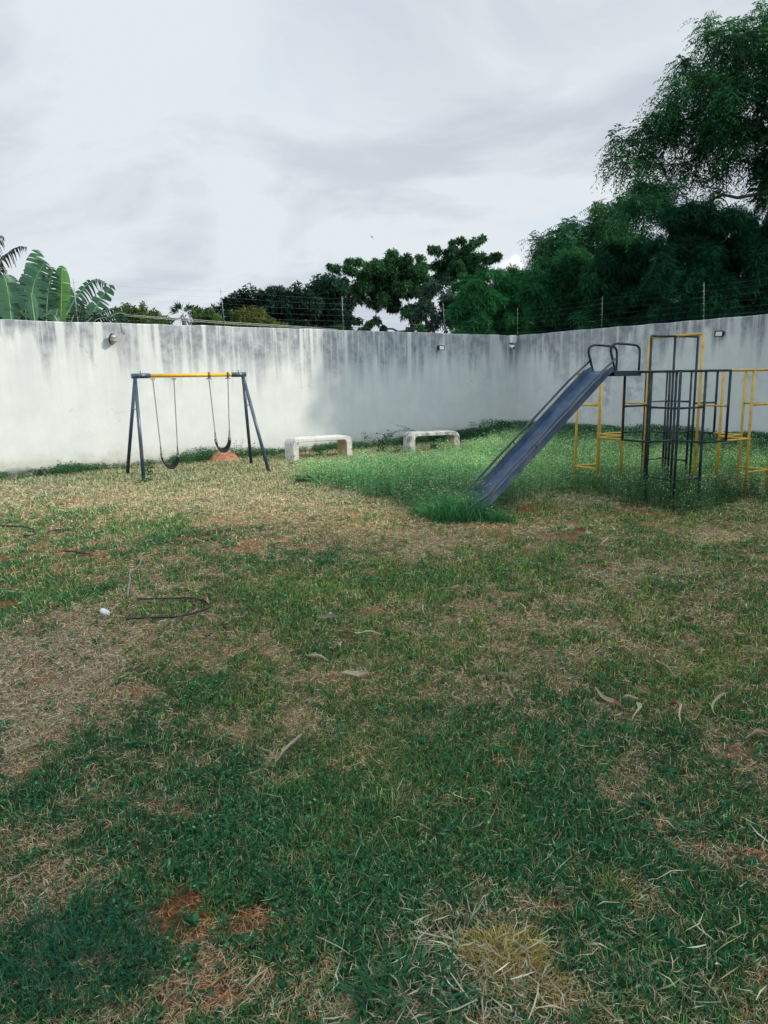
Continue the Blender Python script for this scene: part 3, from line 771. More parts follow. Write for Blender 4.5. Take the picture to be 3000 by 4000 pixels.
# ------------------------------------------------------------------ electric fence along the wall tops
def efence():
    heights = [0.08, 0.21, 0.34, 0.47, 0.60, 0.72]
    def on(c, n, px):
        P = wallpt(px, 1250, n, c, -0.08); return P[:2]
    for (name, lab, n, cols, ext) in (
        ('electric_fence', 'electric fence posts and wires along the top of the long wall', nL, [303, 877, 1340, 1738, 2022], 'L'),
        ('electric_fence', 'electric fence posts and wires along the top of the right wall', nR, [2352, 2750, 3150], 'R')):
        pts = [on(WC, n, p) for p in cols]
        root = empty(name, (*pts[0], WALL_H), lab, 'electric fence', 'electric fences on the wall tops')
        lean = 0.05
        ends = list(pts)
        if ext == 'L': ends = [pts[0]-tL*3.2]+pts
        else: ends = [on(WC, nL, 2022)]+pts
        for k, p in enumerate(pts):
            sgn = (-1)**k*0.02-0.03
            top = np.array([p[0]+n[0]*0+sgn, p[1], WALL_H+0.78]); bot = np.array([p[0], p[1], WALL_H-0.02])
            po = MB().tube([bot, top], 0.0065, 6).build('post', M['steel'], root)
            for h in heights:
                c = bot+(top-bot)*((h+0.02)/0.80)
                ins = MB().tube([c+np.array([*(n*0.010), 0]), c+np.array([*(n*0.045), 0])], 0.0075, 6).build('insulator', M['insul'], None)
                ins.parent = po
        for h in heights:
            m = MB(); pl_ = []
            for a, b in zip(ends, ends[1:]):
                for u in np.linspace(0, 1, 8, endpoint=False):
                    q = a+(b-a)*u+n*0.05; pl_.append(np.array([*q, WALL_H+h-0.05*math.sin(PI*u)*(0.4+0.1*h)]))
            q = ends[-1]+n*0.05; pl_.append(np.array([*q, WALL_H+h]))
            m.tube(pl_, 0.0008, 4); m.build('wire', M['wire'], root)
efence()
def wall_cables():
    for py0, py1, py2, lab in ((1229, 1262, 1270, 'upper grey cable slung low over the top of the long wall'), (1234, 1268, 1275, 'lower grey cable slung low over the top of the long wall')):
        a = wallpt(488, py0, nL, WC, -0.10); b = wallpt(880, py1-4, nL, WC, -0.10); c = wallpt(1120, py2+2, nL, WC, -0.08); d = wallpt(1320, py2+17, nL, WC, -0.08)
        pts = []
        for p, q in ((a, b), (b, c), (c, d)):
            for u in np.linspace(0, 1, 6, endpoint=False): pts.append(p+(q-p)*u)
        pts.append(d)
        for p in pts: p[2] = max(p[2], WALL_H+0.006)
        o = MB().tube(pts, 0.007, 5).build('overhead_cable', M['cable'], None, origin=pts[0]); tag(o, lab, 'cable', 'grey cables on the long wall')
    pts = [wallpt(x, y, nL, WC, 0.012) for x, y in ((474, 1262), (475, 1278), (479, 1293), (488, 1305))]
    o = MB().tube(pts, 0.006, 5).build('loose_wire_end', M['cable'], None, origin=pts[0]); tag(o, 'short grey wire end hanging over the wall right of the lamp', 'wire')
wall_cables()

# ------------------------------------------------------------------ foliage generators
def leaves(P, D, Lg, Wd, droop, col, side=None):
    """one quad per leaf. P base (n,3), D unit direction, Lg length, Wd width, droop tip drop"""
    n = len(P)
    if side is None:
        r = RNG.normal(size=(n, 3)); side = np.cross(D, r)
    side = side/(np.linalg.norm(side, axis=1, keepdims=True)+1e-9)
    mid = P+D*(Lg*0.45)[:, None]; mid[:, 2] -= droop*0.25*Lg
    tip = P+D*Lg[:, None]; tip[:, 2] -= droop*Lg
    V = np.stack([P, mid-side*(Wd/2)[:, None], tip, mid+side*(Wd/2)[:, None]], 1).reshape(-1, 3)
    F = np.arange(4*n).reshape(n, 4)
    return V, F, np.repeat(col, 4, axis=0)
def merge(parts):
    Vs, Fs, Cs = [], [], []; o = 0
    for V, F, c in parts:
        Vs.append(V); Fs.append(F+o); Cs.append(c); o += len(V)
    return np.concatenate(Vs), np.concatenate(Fs), np.concatenate(Cs)
def unit(v): return v/(np.linalg.norm(v, axis=-1, keepdims=True)+1e-9)
def clump_pts(c, r, n, shell=0.55):
    d = unit(RNG.normal(size=(n, 3))); rr = np.where(RNG.random(n) < shell, 0.75+0.3*RNG.random(n), RNG.random(n)**0.5)
    return c+d*rr[:, None]*r, d
def jcol(base, n, var=0.25, hue=0.12):
    base = np.asarray(base); v = np.exp(RNG.normal(0, var, n))[:, None]; h = 1+RNG.normal(0, hue, (n, 3))*np.array([1, 0.4, 0.8])
    return np.clip(base*v*h, 0.002, 0.9)

def tree(name, label, cat, depth, clumps, trunk, kind, n_per, base_col, light_col, leaf=(0.12, 0.05), group=None, trunk_r=0.15, jit=0.6, barkm='bark', flat=1.0, sub=5, droop=0.3, twigs=True, fork=0.35, seed=0):
    """clumps: (px, py, r_px) at about this depth; trunk: pixel column; every crown is built of ellipsoid clumps of single leaves on real limbs"""
    tp = dpt(trunk[0], trunk[1], depth)
    base = np.array([tp[0], depth, 0.0]); root = empty(name, base, label, cat, group)
    cen = []
    for cl in clumps:
        px, py, rp = cl[:3]; dj = cl[3] if len(cl) > 3 else RNG.uniform(-jit, jit)
        c = dpt(px, py, depth+dj); r = rp/2849.0*(depth+dj); cen.append((c, r))
    # limbs
    fk = base+np.array([0.0, 0, max(0.6, tp[2]*fork)]) if trunk[1] is not None else base
    m = MB(); 
    pts = [base-np.array([0, 0, 0.3]), base+(fk-base)*0.5+np.array([0.05, 0, 0]), fk]
    m.tube(pts, [trunk_r*1.15, trunk_r, trunk_r*0.85], 9)
    order = sorted(cen, key=lambda q: np.linalg.norm(q[0]-fk)); done = [(fk, trunk_r*0.85)]
    for c, r in order:
        best = min(done, key=lambda q: np.linalg.norm(q[0]-c)+0.35*np.linalg.norm(q[0]-fk)); p0, rr = best
        Ld = np.linalg.norm(c-p0); r0 = min(rr*0.75, trunk_r*0.6); r1 = max(r0*0.62, 0.012)
        mid = (p0+c)/2+RNG.normal(0, 0.10, 3)*Ld+np.array([0, 0, -0.08*Ld])
        q = [p0, p0*0.6+mid*0.4+RNG.normal(0, 0.03, 3)*Ld, mid, mid*0.45+c*0.55+RNG.normal(0, 0.04, 3)*Ld, c]
        m.tube(q, [r0, r0*0.95+r1*0.05, (r0+r1)/2, r1*1.05, r1], 6); done.append((c, r1))
        for _ in range(2):
            e = c+unit(RNG.normal(size=3))*r*0.8; m.tube([c, (c+e)/2+RNG.normal(0, 0.05, 3), e], [r1*0.6, r1*0.4, r1*0.15], 5)
    m.build('trunk', M[barkm], root)
    parts = []
    for c, r in cen:
        # sub-clumps give the uneven outline and gaps
        shade = RNG.uniform(0.65, 1.45)
        for _ in range(sub):
            d = unit(RNG.normal(size=3))*np.array([1, 1, flat]); cc = c+d*r*RNG.uniform(0.25, 0.8); rs = r*RNG.uniform(0.28, 0.5)
            n = int(n_per*(r**2)*4.0/sub); n = max(n, 30)
            P, dd = clump_pts(cc, rs*np.array([1, 1, 0.75*flat+0.1]), n)
            mixv = np.clip(RNG.random(n)*0.5+0.5*(RNG.random()), 0, 1)[:, None]
            col = jcol(np.ones(3), n, 0.22, 0.10)*(np.asarray(base_col)*(1-mixv**2)+np.asarray(light_col)*mixv**2)*shade
            if kind == 'broad':
                D = unit(dd*0.8+RNG.normal(size=(n, 3))*0.7+np.array([0, 0, -0.1])); Lg = leaf[0]*RNG.uniform(0.7, 1.35, n); Wd = leaf[1]*RNG.uniform(0.8, 1.2, n)
                # leaf blades held roughly level
                sd = np.cross(D, np.array([0, 0, 1.0])+RNG.normal(0, 0.45, (n, 3)))
                parts.append(leaves(P, D, Lg, Wd, droop, col, sd))
            elif kind == 'frond':       # drooping feathery strands
                k = 14; q = max(n//k, 1); ax = unit(dd[:q]*0.8+RNG.normal(size=(q, 3))*0.5+np.array([0, 0, 0.05])); fl = leaf[0]*RNG.uniform(1.6, 3.0, q)
                t = np.tile(np.linspace(0.08, 1, k), q); A_ = np.repeat(ax, k, 0); L_ = np.repeat(fl, k)
                P0 = np.repeat(P[:q], k, 0)+A_*(t*L_)[:, None]; P0[:, 2] -= (t**1.8)*L_*0.65
                sd = unit(np.cross(A_, np.array([0, 0, 1.0])+np.repeat(RNG.normal(0, 0.3, (q, 3)), k, 0))); sg = np.tile(np.where(np.arange(k) % 2 == 0, 1.0, -1.0), q)[:, None]
                nn = q*k; D = unit(sd*sg*0.85+A_*0.45+np.array([0, 0, -0.45])+RNG.normal(0, 0.12, (nn, 3)))
                cc_ = np.repeat(col[:q], k, 0)*np.exp(RNG.normal(0, 0.14, (nn, 1)))
                parts.append(leaves(P0, D, leaf[0]*0.62*RNG.uniform(0.7, 1.2, nn)*(1.1-0.4*t), np.full(nn, leaf[1])*RNG.uniform(0.8, 1.2, nn), 0.15, cc_))
            elif kind == 'bamboo':      # fans of narrow pointed leaves
                k = 5; q = max(n//k, 1); P0 = np.repeat(P[:q], k, 0)+RNG.normal(0, 0.02, (q*k, 3)); nn = len(P0)
                ax = np.repeat(unit(dd[:q]*0.5+RNG.normal(size=(q, 3))*0.5+np.array([0, 0, 0.1])), k, 0)
                D = unit(ax+RNG.normal(size=(nn, 3))*0.55+np.array([0, 0, -0.12])); Lg = leaf[0]*RNG.uniform(0.6, 1.3, nn); Wd = leaf[1]*RNG.uniform(0.8, 1.2, nn)
                cc_ = np.repeat(col[:q], k, 0)*np.exp(RNG.normal(0, 0.12, (nn, 1)))
                parts.append(leaves(P0, D, Lg, Wd, 0.35, cc_))
    V, F, col = merge(parts)
    np_mesh('crown', V, F, M['leaf'], col, root)
    return root

def ring(cx, cy, rx, ry, n, r0, r1, y_only=False):
    out = []
    for _ in range(n):
        a = random.uniform(0, 2*PI); q = math.sqrt(random.random()); out.append((cx+rx*q*math.cos(a), cy+ry*q*math.sin(a), random.uniform(r0, r1)))
    return out

TEAL = (0.018, 0.060, 0.038); TEALL = (0.045, 0.125, 0.060)
def all_trees():
    # far left: low bushes and a small palm
    tree('bush', 'pale green bush just over the wall right of the banana plants', 'bush', 22,
         ring(540, 1232, 85, 32, 16, 22, 34)+[(470, 1222, 30), (500, 1205, 26), (600, 1225, 28), (640, 1250, 22)]+[(q, 1262, 26) for q in range(450, 650, 22)], (540, 1260), 'broad', 900, (0.050, 0.110, 0.030), (0.13, 0.20, 0.045), (0.10, 0.045), trunk_r=0.08)
    tree('bush', 'leafy green bush right of the small palm, over the wall', 'bush', 22,
         ring(800, 1240, 55, 26, 12, 20, 30)+[(775, 1222, 22), (815, 1216, 20), (850, 1240, 24)]+[(q, 1268, 24) for q in range(755, 870, 20)], (810, 1265), 'broad', 900, (0.045, 0.11, 0.03), (0.10, 0.17, 0.045), (0.10, 0.04), trunk_r=0.08)
    tree('bush', 'yellowish green rounded bush below the dark tree row, over the wall', 'bush', 20,
         ring(990, 1238, 75, 26, 14, 20, 32)+[(935, 1222, 26), (960, 1218, 24), (1060, 1262, 20), (1020, 1240, 30)]+[(q, 1272, 24) for q in range(905, 1110, 20)], (990, 1262), 'broad', 560, (0.085, 0.115, 0.028), (0.20, 0.21, 0.06), (0.085, 0.035), trunk_r=0.08)
    # dark evergreen row
    dk, dl = (0.016, 0.044, 0.032), (0.036, 0.090, 0.060)
    tree('mango_tree', 'dark rounded tree at the left end of the dark row', 'tree', 36,
         ring(940, 1225, 95, 42, 22, 30, 50)+[(860, 1200, 34), (900, 1180, 34), (960, 1155, 40), (1010, 1160, 34)]+[(q, 1280, 40) for q in range(840, 1050, 30)], (940, 1290), 'broad', 420, dk, dl, (0.22, 0.08), 'dark mango trees behind the long wall', trunk_r=0.2)
    tree('mango_tree', 'wide dark rounded tree in the middle of the dark row', 'tree', 36,
         ring(1130, 1205, 110, 62, 26, 34, 56)+[(1060, 1150, 40), (1110, 1140, 40), (1160, 1145, 40), (1070, 1210, 50)]+[(q, 1280, 40) for q in range(1040, 1250, 30)], (1130, 1290), 'broad', 420, dk, dl, (0.22, 0.08), 'dark mango trees behind the long wall', trunk_r=0.2)
    tree('mango_tree', 'dark rounded tree at the right end of the dark row, below the spreading tree', 'tree', 37,
         ring(1300, 1185, 80, 80, 24, 34, 56)+[(1240, 1130, 40), (1290, 1100, 34), (1340, 1110, 34), (1250, 1240, 50)]+[(q, 1282, 40) for q in range(1230, 1370, 30)], (1290, 1290), 'broad', 420, dk, dl, (0.22, 0.08), 'dark mango trees behind the long wall', trunk_r=0.2)
    # spreading, layered tree
    cl = [(1310, 1046, 26), (1350, 1052, 26), (1290, 1040, 12), (1385, 1060, 28), (1365, 1020, 18), (1400, 1024, 24), (1440, 1035, 26), (1480, 1030, 24), (1500, 1050, 34),
          (1530, 992, 24), (1520, 1020, 28), (1555, 1015, 30), (1590, 1010, 26), (1600, 1035, 34), (1640, 1005, 18), (1640, 1040, 34),
          (1430, 1075, 36), (1480, 1085, 42), (1540, 1075, 42), (1600, 1080, 42), (1420, 1120, 36), (1470, 1140, 42), (1530, 1130, 42), (1590, 1140, 44), (1650, 1090, 40), (1650, 1140, 44),
          (1410, 1165, 26), (1460, 1190, 30), (1545, 1190, 34), (1600, 1200, 34), (1510, 1165, 30), (1640, 1200, 36), (1400, 1255, 18), (1440, 1268, 20), (1470, 1250, 22), (1330, 1285, 20), (1500, 1285, 16), (1420, 1285, 26), (1620, 1245, 30), (1650, 1285, 30), (1600, 1290, 14), (1590, 1225, 26)]
    cl += ring(1540, 1110, 150, 70, 26, 30, 46)+ring(1480, 1050, 90, 22, 10, 20, 30)
    tree('spreading_tree', 'layered spreading tree with forked trunk in the middle of the skyline', 'tree', 32, cl, (1555, 1300), 'broad', 1250, (0.032, 0.098, 0.048), (0.085, 0.20, 0.070), (0.155, 0.066), trunk_r=0.24, flat=0.72, sub=7, jit=0.8, fork=0.55)
    cl = [(1690, 975, 20), (1705, 982, 24), (1750, 985, 18), (1770, 950, 22), (1800, 940, 24), (1835, 960, 26), (1870, 940, 22), (1890, 928, 16), (1780, 985, 32), (1830, 995, 34), (1760, 1020, 36), (1810, 1035, 40),
          (1700, 1040, 30), (1730, 1065, 36), (1870, 1000, 26), (1900, 1010, 26), (1930, 1005, 24), (1945, 1000, 16), (1850, 1040, 34), (1890, 1045, 24), (1780, 1080, 36), (1700, 1090, 34)]
    cl += ring(1800, 1040, 80, 60, 14, 30, 44)
    tree('spreading_tree', 'taller dark tree with a flat spreading top right of the forked tree', 'tree', 35, cl, (1780, 1300), 'broad', 1150, (0.026, 0.080, 0.044), (0.075, 0.18, 0.065), (0.155, 0.066), trunk_r=0.24, flat=0.72, sub=7, jit=0.8)
    tree('bushy_tree', 'greyish dark bushy tree right behind the forked trunk, over the wall', 'tree', 27,
         ring(1710, 1200, 75, 95, 30, 28, 44)+[(1690, 1120, 34), (1740, 1100, 30)], (1710, 1310), 'broad', 420, (0.026, 0.068, 0.050), (0.075, 0.14, 0.105), (0.13, 0.055), trunk_r=0.14)
    # bamboo thicket behind the corner and right wall
    bk, bl = (0.020, 0.125, 0.050), (0.065, 0.27, 0.080)
    g = 'bamboo clumps behind the wall corner'
    tree('bamboo_clump', 'leftmost green bamboo clump behind the long wall near the corner', 'bamboo', 24,
         ring(1850, 1210, 85, 100, 30, 34, 54)+[(1800, 1120, 34), (1830, 1095, 34), (1880, 1080, 36), (1930, 1075, 34)]+[(q, 1305, 36) for q in range(1790, 1940, 30)], (1850, 1310), 'bamboo', 1900, bk, bl, (0.20, 0.024), g, trunk_r=0.05)
    tree('bamboo_clump', 'rounded bamboo clump directly behind the wall corner', 'bamboo', 24.5,
         ring(2010, 1190, 95, 100, 34, 34, 54)+[(1960, 1085, 34), (2000, 1075, 36), (2050, 1090, 36)]+[(q, 1300, 44) for q in range(1925, 2140, 26)]+[(q, 1250, 44) for q in range(1940, 2160, 40)], (2010, 1310), 'bamboo', 1900, bk, bl, (0.20, 0.024), g, trunk_r=0.05)
    tree('bamboo_clump', 'broad bamboo clump behind the right wall above the slide', 'bamboo', 21.5,
         ring(2210, 1140, 125, 130, 48, 40, 60)+[(q, 1295, 40) for q in range(2090, 2330, 30)], (2210, 1310), 'bamboo', 1900, (0.014, 0.088, 0.038), (0.048, 0.20, 0.062), (0.19, 0.022), g, trunk_r=0.05)
    tree('bamboo_clump', 'tall bamboo clump behind the right wall above the climbing frame', 'bamboo', 20.0,
         ring(2450, 1080, 140, 150, 46, 44, 66)+ring(2450, 1220, 150, 40, 14, 40, 55)+[(q, 1262, 52) for q in range(2290, 2660, 30)]+[(q, 1200, 50) for q in range(2300, 2700, 60)], (2450, 1300), 'bamboo', 1800, (0.011, 0.070, 0.036), (0.038, 0.165, 0.062), (0.19, 0.022), g, trunk_r=0.05)
    tree('bamboo_clump', 'darkest bamboo clump overhanging the right end of the wall', 'bamboo', 17.6,
         ring(2760, 1000, 200, 180, 54, 50, 80)+ring(2800, 1200, 200, 30, 14, 40, 55)+ring(3050, 1050, 120, 150, 16, 50, 80)+[(q, 1235, 56) for q in range(2560, 3120, 34)], (2800, 1290), 'bamboo', 1800, (0.008, 0.052, 0.032), (0.028, 0.125, 0.054), (0.19, 0.022), g, trunk_r=0.05)
    # feathery drooping trees
    fk_, fl_ = (0.012, 0.072, 0.040), (0.085, 0.27, 0.075)
    tree('feathery_tree', 'shorter drooping feathery tree rising behind the bamboo left of the tall tree', 'tree', 25,
         [(2100, 935, 26), (2120, 965, 40), (2160, 935, 34), (2200, 905, 40), (2235, 880, 34), (2200, 960, 60), (2260, 930, 50), (2300, 900, 44), (2140, 1020, 60), (2230, 1020, 70), (2310, 980, 66), (2340, 870, 44), (2370, 830, 40), (2340, 800, 30), (2380, 900, 60), (2400, 830, 40),
          (2440, 900, 60), (2390, 990, 70), (2130, 1090, 55), (2200, 1110, 60), (2490, 960, 60), (2300, 1080, 60)], (2290, 1200), 'frond', 2300, fk_, fl_, (0.22, 0.030), trunk_r=0.16, jit=1.0, sub=6)
    cl = [(2780, 140, 40), (2765, 100, 30), (2740, 80, 14), (2800, 190, 46), (2850, 150, 50), (2880, 110, 36), (2910, 140, 50), (2960, 90, 50), (2990, 60, 36), (3030, 110, 70), (2900, 220, 70), (2970, 200, 70), (3050, 240, 90),
          (2660, 240, 28), (2690, 265, 40), (2730, 290, 46), (2780, 280, 50), (2840, 300, 60), (2640, 330, 30), (2650, 360, 34), (2600, 380, 24), (2700, 360, 50), (2760, 390, 60), (2830, 400, 70), (2910, 350, 70), (2990, 370, 80), (3080, 400, 90),
          (2620, 410, 34), (2570, 450, 34), (2545, 470, 30), (2600, 470, 44), (2660, 450, 50), (2500, 510, 30), (2540, 530, 44), (2590, 550, 50), (2650, 530, 50), (2720, 500, 60), (2800, 510, 64), (2880, 490, 60), (2960, 520, 60), (3050, 540, 80),
          (2410, 530, 26), (2440, 560, 30), (2480, 580, 34), (2400, 610, 24), (2430, 640, 30), (2390, 665, 18), (2470, 640, 32), (2520, 620, 42), (2580, 640, 44), (2660, 640, 44), (2740, 600, 50), (2820, 640, 50), (2920, 620, 44), (3000, 640, 60),
          (2500, 700, 36), (2540, 730, 36), (2600, 720, 36), (2490, 770, 34), (2550, 790, 34), (2650, 740, 34), (2720, 690, 34), (2620, 800, 36), (2700, 800, 30), (2980, 720, 40), (3040, 760, 60), (2780, 700, 26), (2960, 790, 30)]
    cl += ring(2650, 790, 220, 70, 12, 30, 46)+ring(2850, 450, 130, 150, 6, 40, 56)
    tree('feathery_tree', 'tallest feathery tree at the right edge, rising high above the bamboo', 'tree', 19.5, cl, (2960, 900), 'frond', 2300, fk_, fl_, (0.20, 0.028), trunk_r=0.18, jit=1.0, sub=6, fork=0.55)
all_trees()

def small_palm():
    P = dpt(718, 1236, 24); root = empty('palm', (P[0], P[1], 0), 'small fan palm showing over the wall between two bushes', 'palm')
    MB().tube([np.array([P[0], P[1], -0.2]), P-np.array([0, 0, 0.1])], [0.10, 0.07], 8).build('trunk', M['bark'], root)
    parts = []
    for a in np.linspace(0, 2*PI, 22, endpoint=False):
        el = RNG.uniform(-0.2, 1.2); d0 = np.array([math.cos(a)*math.cos(el), math.sin(a)*math.cos(el), math.sin(el)])
        for k in range(12):
            d = unit(d0+RNG.normal(0, 0.28, 3)); st = P+d0*0.25
            parts.append(leaves(st[None], d[None], np.array([RNG.uniform(0.25, 0.45)]), np.array([0.035]), 0.35, jcol((0.03, 0.085, 0.05), 1)))
    V, F, c = merge(parts); np_mesh('crown', V, F, M['leaf'], c, root)
small_palm()

# ------------------------------------------------------------------ banana plants
def banana_leaf(name, root, pts_px, depth, width, torn, col, d2=0.0, roll=0.0, hang=0.15, k_=0.62):
    """pts_px: midrib base..tip in the photo; width metres; torn 0..1"""
    z8 = lambda x, y: (x*.3014, 850+y*.3014)
    ctrl = [dpt(*z8(x, y), depth+d2*k/(len(pts_px)-1)) for k, (x, y) in enumerate(pts_px)]
    n = 46; pts = []
    m_ = len(ctrl)-1
    for i in range(n+1):
        u = i/n*m_; k = min(int(u), m_-1); f = u-k
        p0 = ctrl[max(k-1, 0)]; p1 = ctrl[k]; p2 = ctrl[k+1]; p3 = ctrl[min(k+2, m_)]
        pts.append(0.5*((2*p1)+(-p0+p2)*f+(2*p0-5*p1+4*p2-p3)*f*f+(-p0+3*p1-3*p2+p3)*f**3))
    pts = np.array(pts); tan = unit(np.gradient(pts, axis=0))
    view = unit(pts-np.array([0, 0, EYE]))
    sd = unit(np.cross(tan, view)); nr = unit(np.cross(sd, tan))
    V = []; F = []; Cc = []
    sc = width/2*k_
    for s in (-1, 1):
        i = 0; start = int(n*0.10)
        i = start
        while i < n:
            seg = random.randint(2, 4) if torn > 0.5 else (random.randint(2, 7) if torn > 0.1 else random.randint(5, 14))
            j = min(i+seg, n); gap = (0.25+0.5*torn) if torn > 0.1 else 0.08
            lenk = random.uniform(1-0.25*torn, 1.0); hg = hang*random.uniform(0.6, 1.4)+torn*0.35*random.random()
            tone = math.exp(random.gauss(0, 0.10)); tw = random.gauss(0, 0.12+0.3*torn); lean = 0.18+random.gauss(0, 0.05)*torn
            nr_, m2 = j-i+1, 5
            base = len(V)
            for a in range(nr_):
                t = (i+a)/n; ww = sc*(math.sin(PI*min(1, (t-0.06)/0.94)**0.72)**0.55 if t > 0.06 else 0)*lenk
                cen = (i+j)/2/n; sh = 1-gap*1.0
                for b in range(m2):
                    q = b/(m2-1)
                    tt = cen+(t-cen)*(1-gap*q**0.8) if True else t
                    idx = min(max(tt*n, 0), n-1e-6); k0 = int(idx); ff = idx-k0
                    c0 = pts[k0]*(1-ff)+pts[min(k0+1, n)]*ff
                    wgt = ww*q
                    edge = c0+s*sd[min(i+a, n)]*wgt*math.cos(0.35+roll*s)+tan[min(i+a, n)]*wgt*lean+nr[min(i+a, n)]*wgt*(0.32*q+tw*q)
                    edge = edge-np.array([0, 0, 1.0])*hg*wgt*q
                    V.append(edge); st = 1+0.10*math.sin((i+a)*2.3)
                    Cc.append((np.array((0.16, 0.11, 0.05)) if (b == m2-1 and random.random() < 0.10+0.35*torn) else np.array(col))*tone*st*(1.25 if b == 0 else 1.0))
            for a in range(nr_-1):
                for b in range(m2-1):
                    p = base+a*m2+b; F.append((p, p+1, p+m2+1, p+m2))
            i = j
    lf = np_mesh(name, np.array(V), np.array(F), M['bananaleaf'], np.array(Cc), root, smooth=True)
    mb = MB(); mb.tube(pts, list(np.linspace(0.016, 0.004, n+1)), 6)
    o = mb.build('midrib', M['midrib'], None); o.parent = lf; o.location = (0, 0, 0)
    return lf
M['midrib'] = paint('banana_midrib', (0.16, 0.26, 0.12), (0.22, 0.32, 0.16), 0.4, 0, 10, 0)
M['pseudostem'] = paint('banana_stem', (0.10, 0.13, 0.06), (0.16, 0.12, 0.07), 0.6, 0, 6, 0.3)
def bananas():
    lt, md, dk, yl = (0.068, 0.165, 0.088), (0.036, 0.105, 0.058), (0.012, 0.042, 0.028), (0.075, 0.20, 0.05)
    g = 'banana plants behind the long wall'
    def stem(px, d, lab):
        P = dpt(px, 1300, d); root = empty('banana_plant', (P[0], P[1], 0), lab, 'banana plant', g)
        m = MB(); m.tube([np.array([P[0], P[1], -0.2]), np.array([P[0], P[1], 1.2]), np.array([P[0]+0.03, P[1], 2.55])], [0.15, 0.13, 0.09], 12); m.build('stem', M['pseudostem'], root); return root
    r = stem(-30, 16.5, 'leftmost banana plant with a ragged dark drooping leaf at the picture edge')
    banana_leaf('leaf', r, [(-160, 1100), (0, 590), (130, 440), (250, 378), (350, 385)], 16.5, 0.42, 0.95, (0.035, 0.040, 0.055), hang=1.5)
    banana_leaf('leaf', r, [(-160, 1000), (-80, 500), (-20, 260), (50, 250)], 16.6, 0.46, 0.95, (0.05, 0.055, 0.07), hang=1.5)
    banana_leaf('leaf', r, [(-120, 1200), (-30, 800), (30, 640), (80, 730)], 16.3, 0.3, 0.8, (0.05, 0.04, 0.035), hang=0.9)
    banana_leaf('leaf', r, [(150, 1400), (125, 1100), (85, 880), (45, 735)], 15.6, 0.95, 0.1, lt)
    banana_leaf('leaf', r, [(-60, 1400), (-40, 1100), (-20, 950), (-10, 860)], 15.9, 0.9, 0.2, md)
    banana_leaf('leaf', r, [(60, 1250), (110, 950), (150, 830), (190, 770)], 16.8, 0.7, 0.3, md)
    r = stem(150, 16.0, 'tallest banana plant with the big upright leaves in the middle of the grove')
    banana_leaf('leaf', r, [(440, 1400), (445, 1000), (455, 700), (470, 520), (495, 420)], 16.4, 0.78, 0.18, (0.080, 0.18, 0.095))
    banana_leaf('leaf', r, [(400, 1420), (410, 1050), (440, 850), (520, 680), (590, 560)], 15.6, 1.08, 0.25, (0.058, 0.145, 0.090))
    banana_leaf('leaf', r, [(340, 1400), (330, 1200), (290, 1000), (240, 850)], 15.8, 0.62, 0.7, dk)
    banana_leaf('leaf', r, [(600, 1420), (605, 1150), (640, 850), (690, 640)], 16.1, 0.95, 0.6, (0.022, 0.068, 0.046))
    banana_leaf('leaf', r, [(370, 1100), (350, 950), (360, 800), (380, 690)], 16.9, 0.6, 0.4, dk)
    banana_leaf('leaf', r, [(455, 1380), (430, 1200), (415, 1080), (400, 980)], 15.3, 0.36, 0.1, lt)
    r0_ = r
    r = stem(245, 16.6, 'banana plant with one bright green upright leaf behind the fence post')
    banana_leaf('leaf', r, [(790, 1420), (790, 1100), (800, 800), (805, 620)], 16.4, 0.66, 0.05, yl)
    banana_leaf('leaf', r, [(890, 1400), (900, 1200), (890, 1020), (880, 870)], 16.7, 0.55, 0.15, md)
    banana_leaf('leaf', r, [(860, 1260), (960, 1080), (1100, 900), (1240, 815), (1385, 865)], 15.7, 0.62, 0.6, (0.045, 0.12, 0.075), hang=0.7)
    banana_leaf('leaf', r, [(700, 1400), (715, 1300), (735, 1230), (745, 1185)], 15.1, 0.5, 0.75, lt)
    banana_leaf('leaf', r, [(760, 1380), (700, 1270), (640, 1250), (520, 1300)], 15.1, 0.35, 0.2, lt)
    r = stem(360, 16.3, 'rightmost banana plant with a slanting leaf pointing up to the right')
    banana_leaf('leaf', r, [(1150, 1420), (1210, 1230), (1330, 1020), (1475, 875)], 15.7, 0.66, 0.4, (0.060, 0.155, 0.085))
    banana_leaf('leaf', r, [(1080, 1400), (1200, 1290), (1350, 1210), (1560, 1165)], 15.5, 0.55, 0.8, dk, hang=0.8)
    banana_leaf('leaf', r, [(1130, 1400), (1140, 1300), (1170, 1200), (1200, 1090)], 16.3, 0.45, 0.3, md)
    banana_leaf('leaf', r, [(1000, 1400), (1030, 1250), (1050, 1150), (1100, 1050)], 16.2, 0.7, 0.8, dk, hang=0.6)
    banana_leaf('leaf', r, [(900, 1400), (950, 1280), (980, 1200), (990, 1100)], 16.0, 0.6, 0.6, dk)
    banana_leaf('leaf', r, [(1300, 1420), (1420, 1300), (1540, 1240), (1650, 1260)], 15.4, 0.45, 0.6, md, hang=0.6)
    banana_leaf('leaf', r, [(1200, 1420), (1240, 1330), (1340, 1300), (1420, 1290)], 15.3, 0.4, 0.4, dk)
    for k in range(34):
        x0 = random.uniform(-60, 1180); top = random.uniform(820, 1120)+max(0, x0-700)*0.25; lean = random.uniform(-130, 130)
        if x0 > 900: top = max(top, 1180)
        banana_leaf('leaf', r if x0 > 700 else r0_, [(x0, 1430), (x0+lean*0.3, (1430+top)/2), (x0+lean*0.7, top+60), (x0+lean, top)], 17.0+random.uniform(-0.5, 0.7), random.uniform(0.5, 0.75), random.choice((0.1, 0.3, 0.6)), random.choice((md, dk, dk, (0.035, 0.10, 0.06))))
bananas()

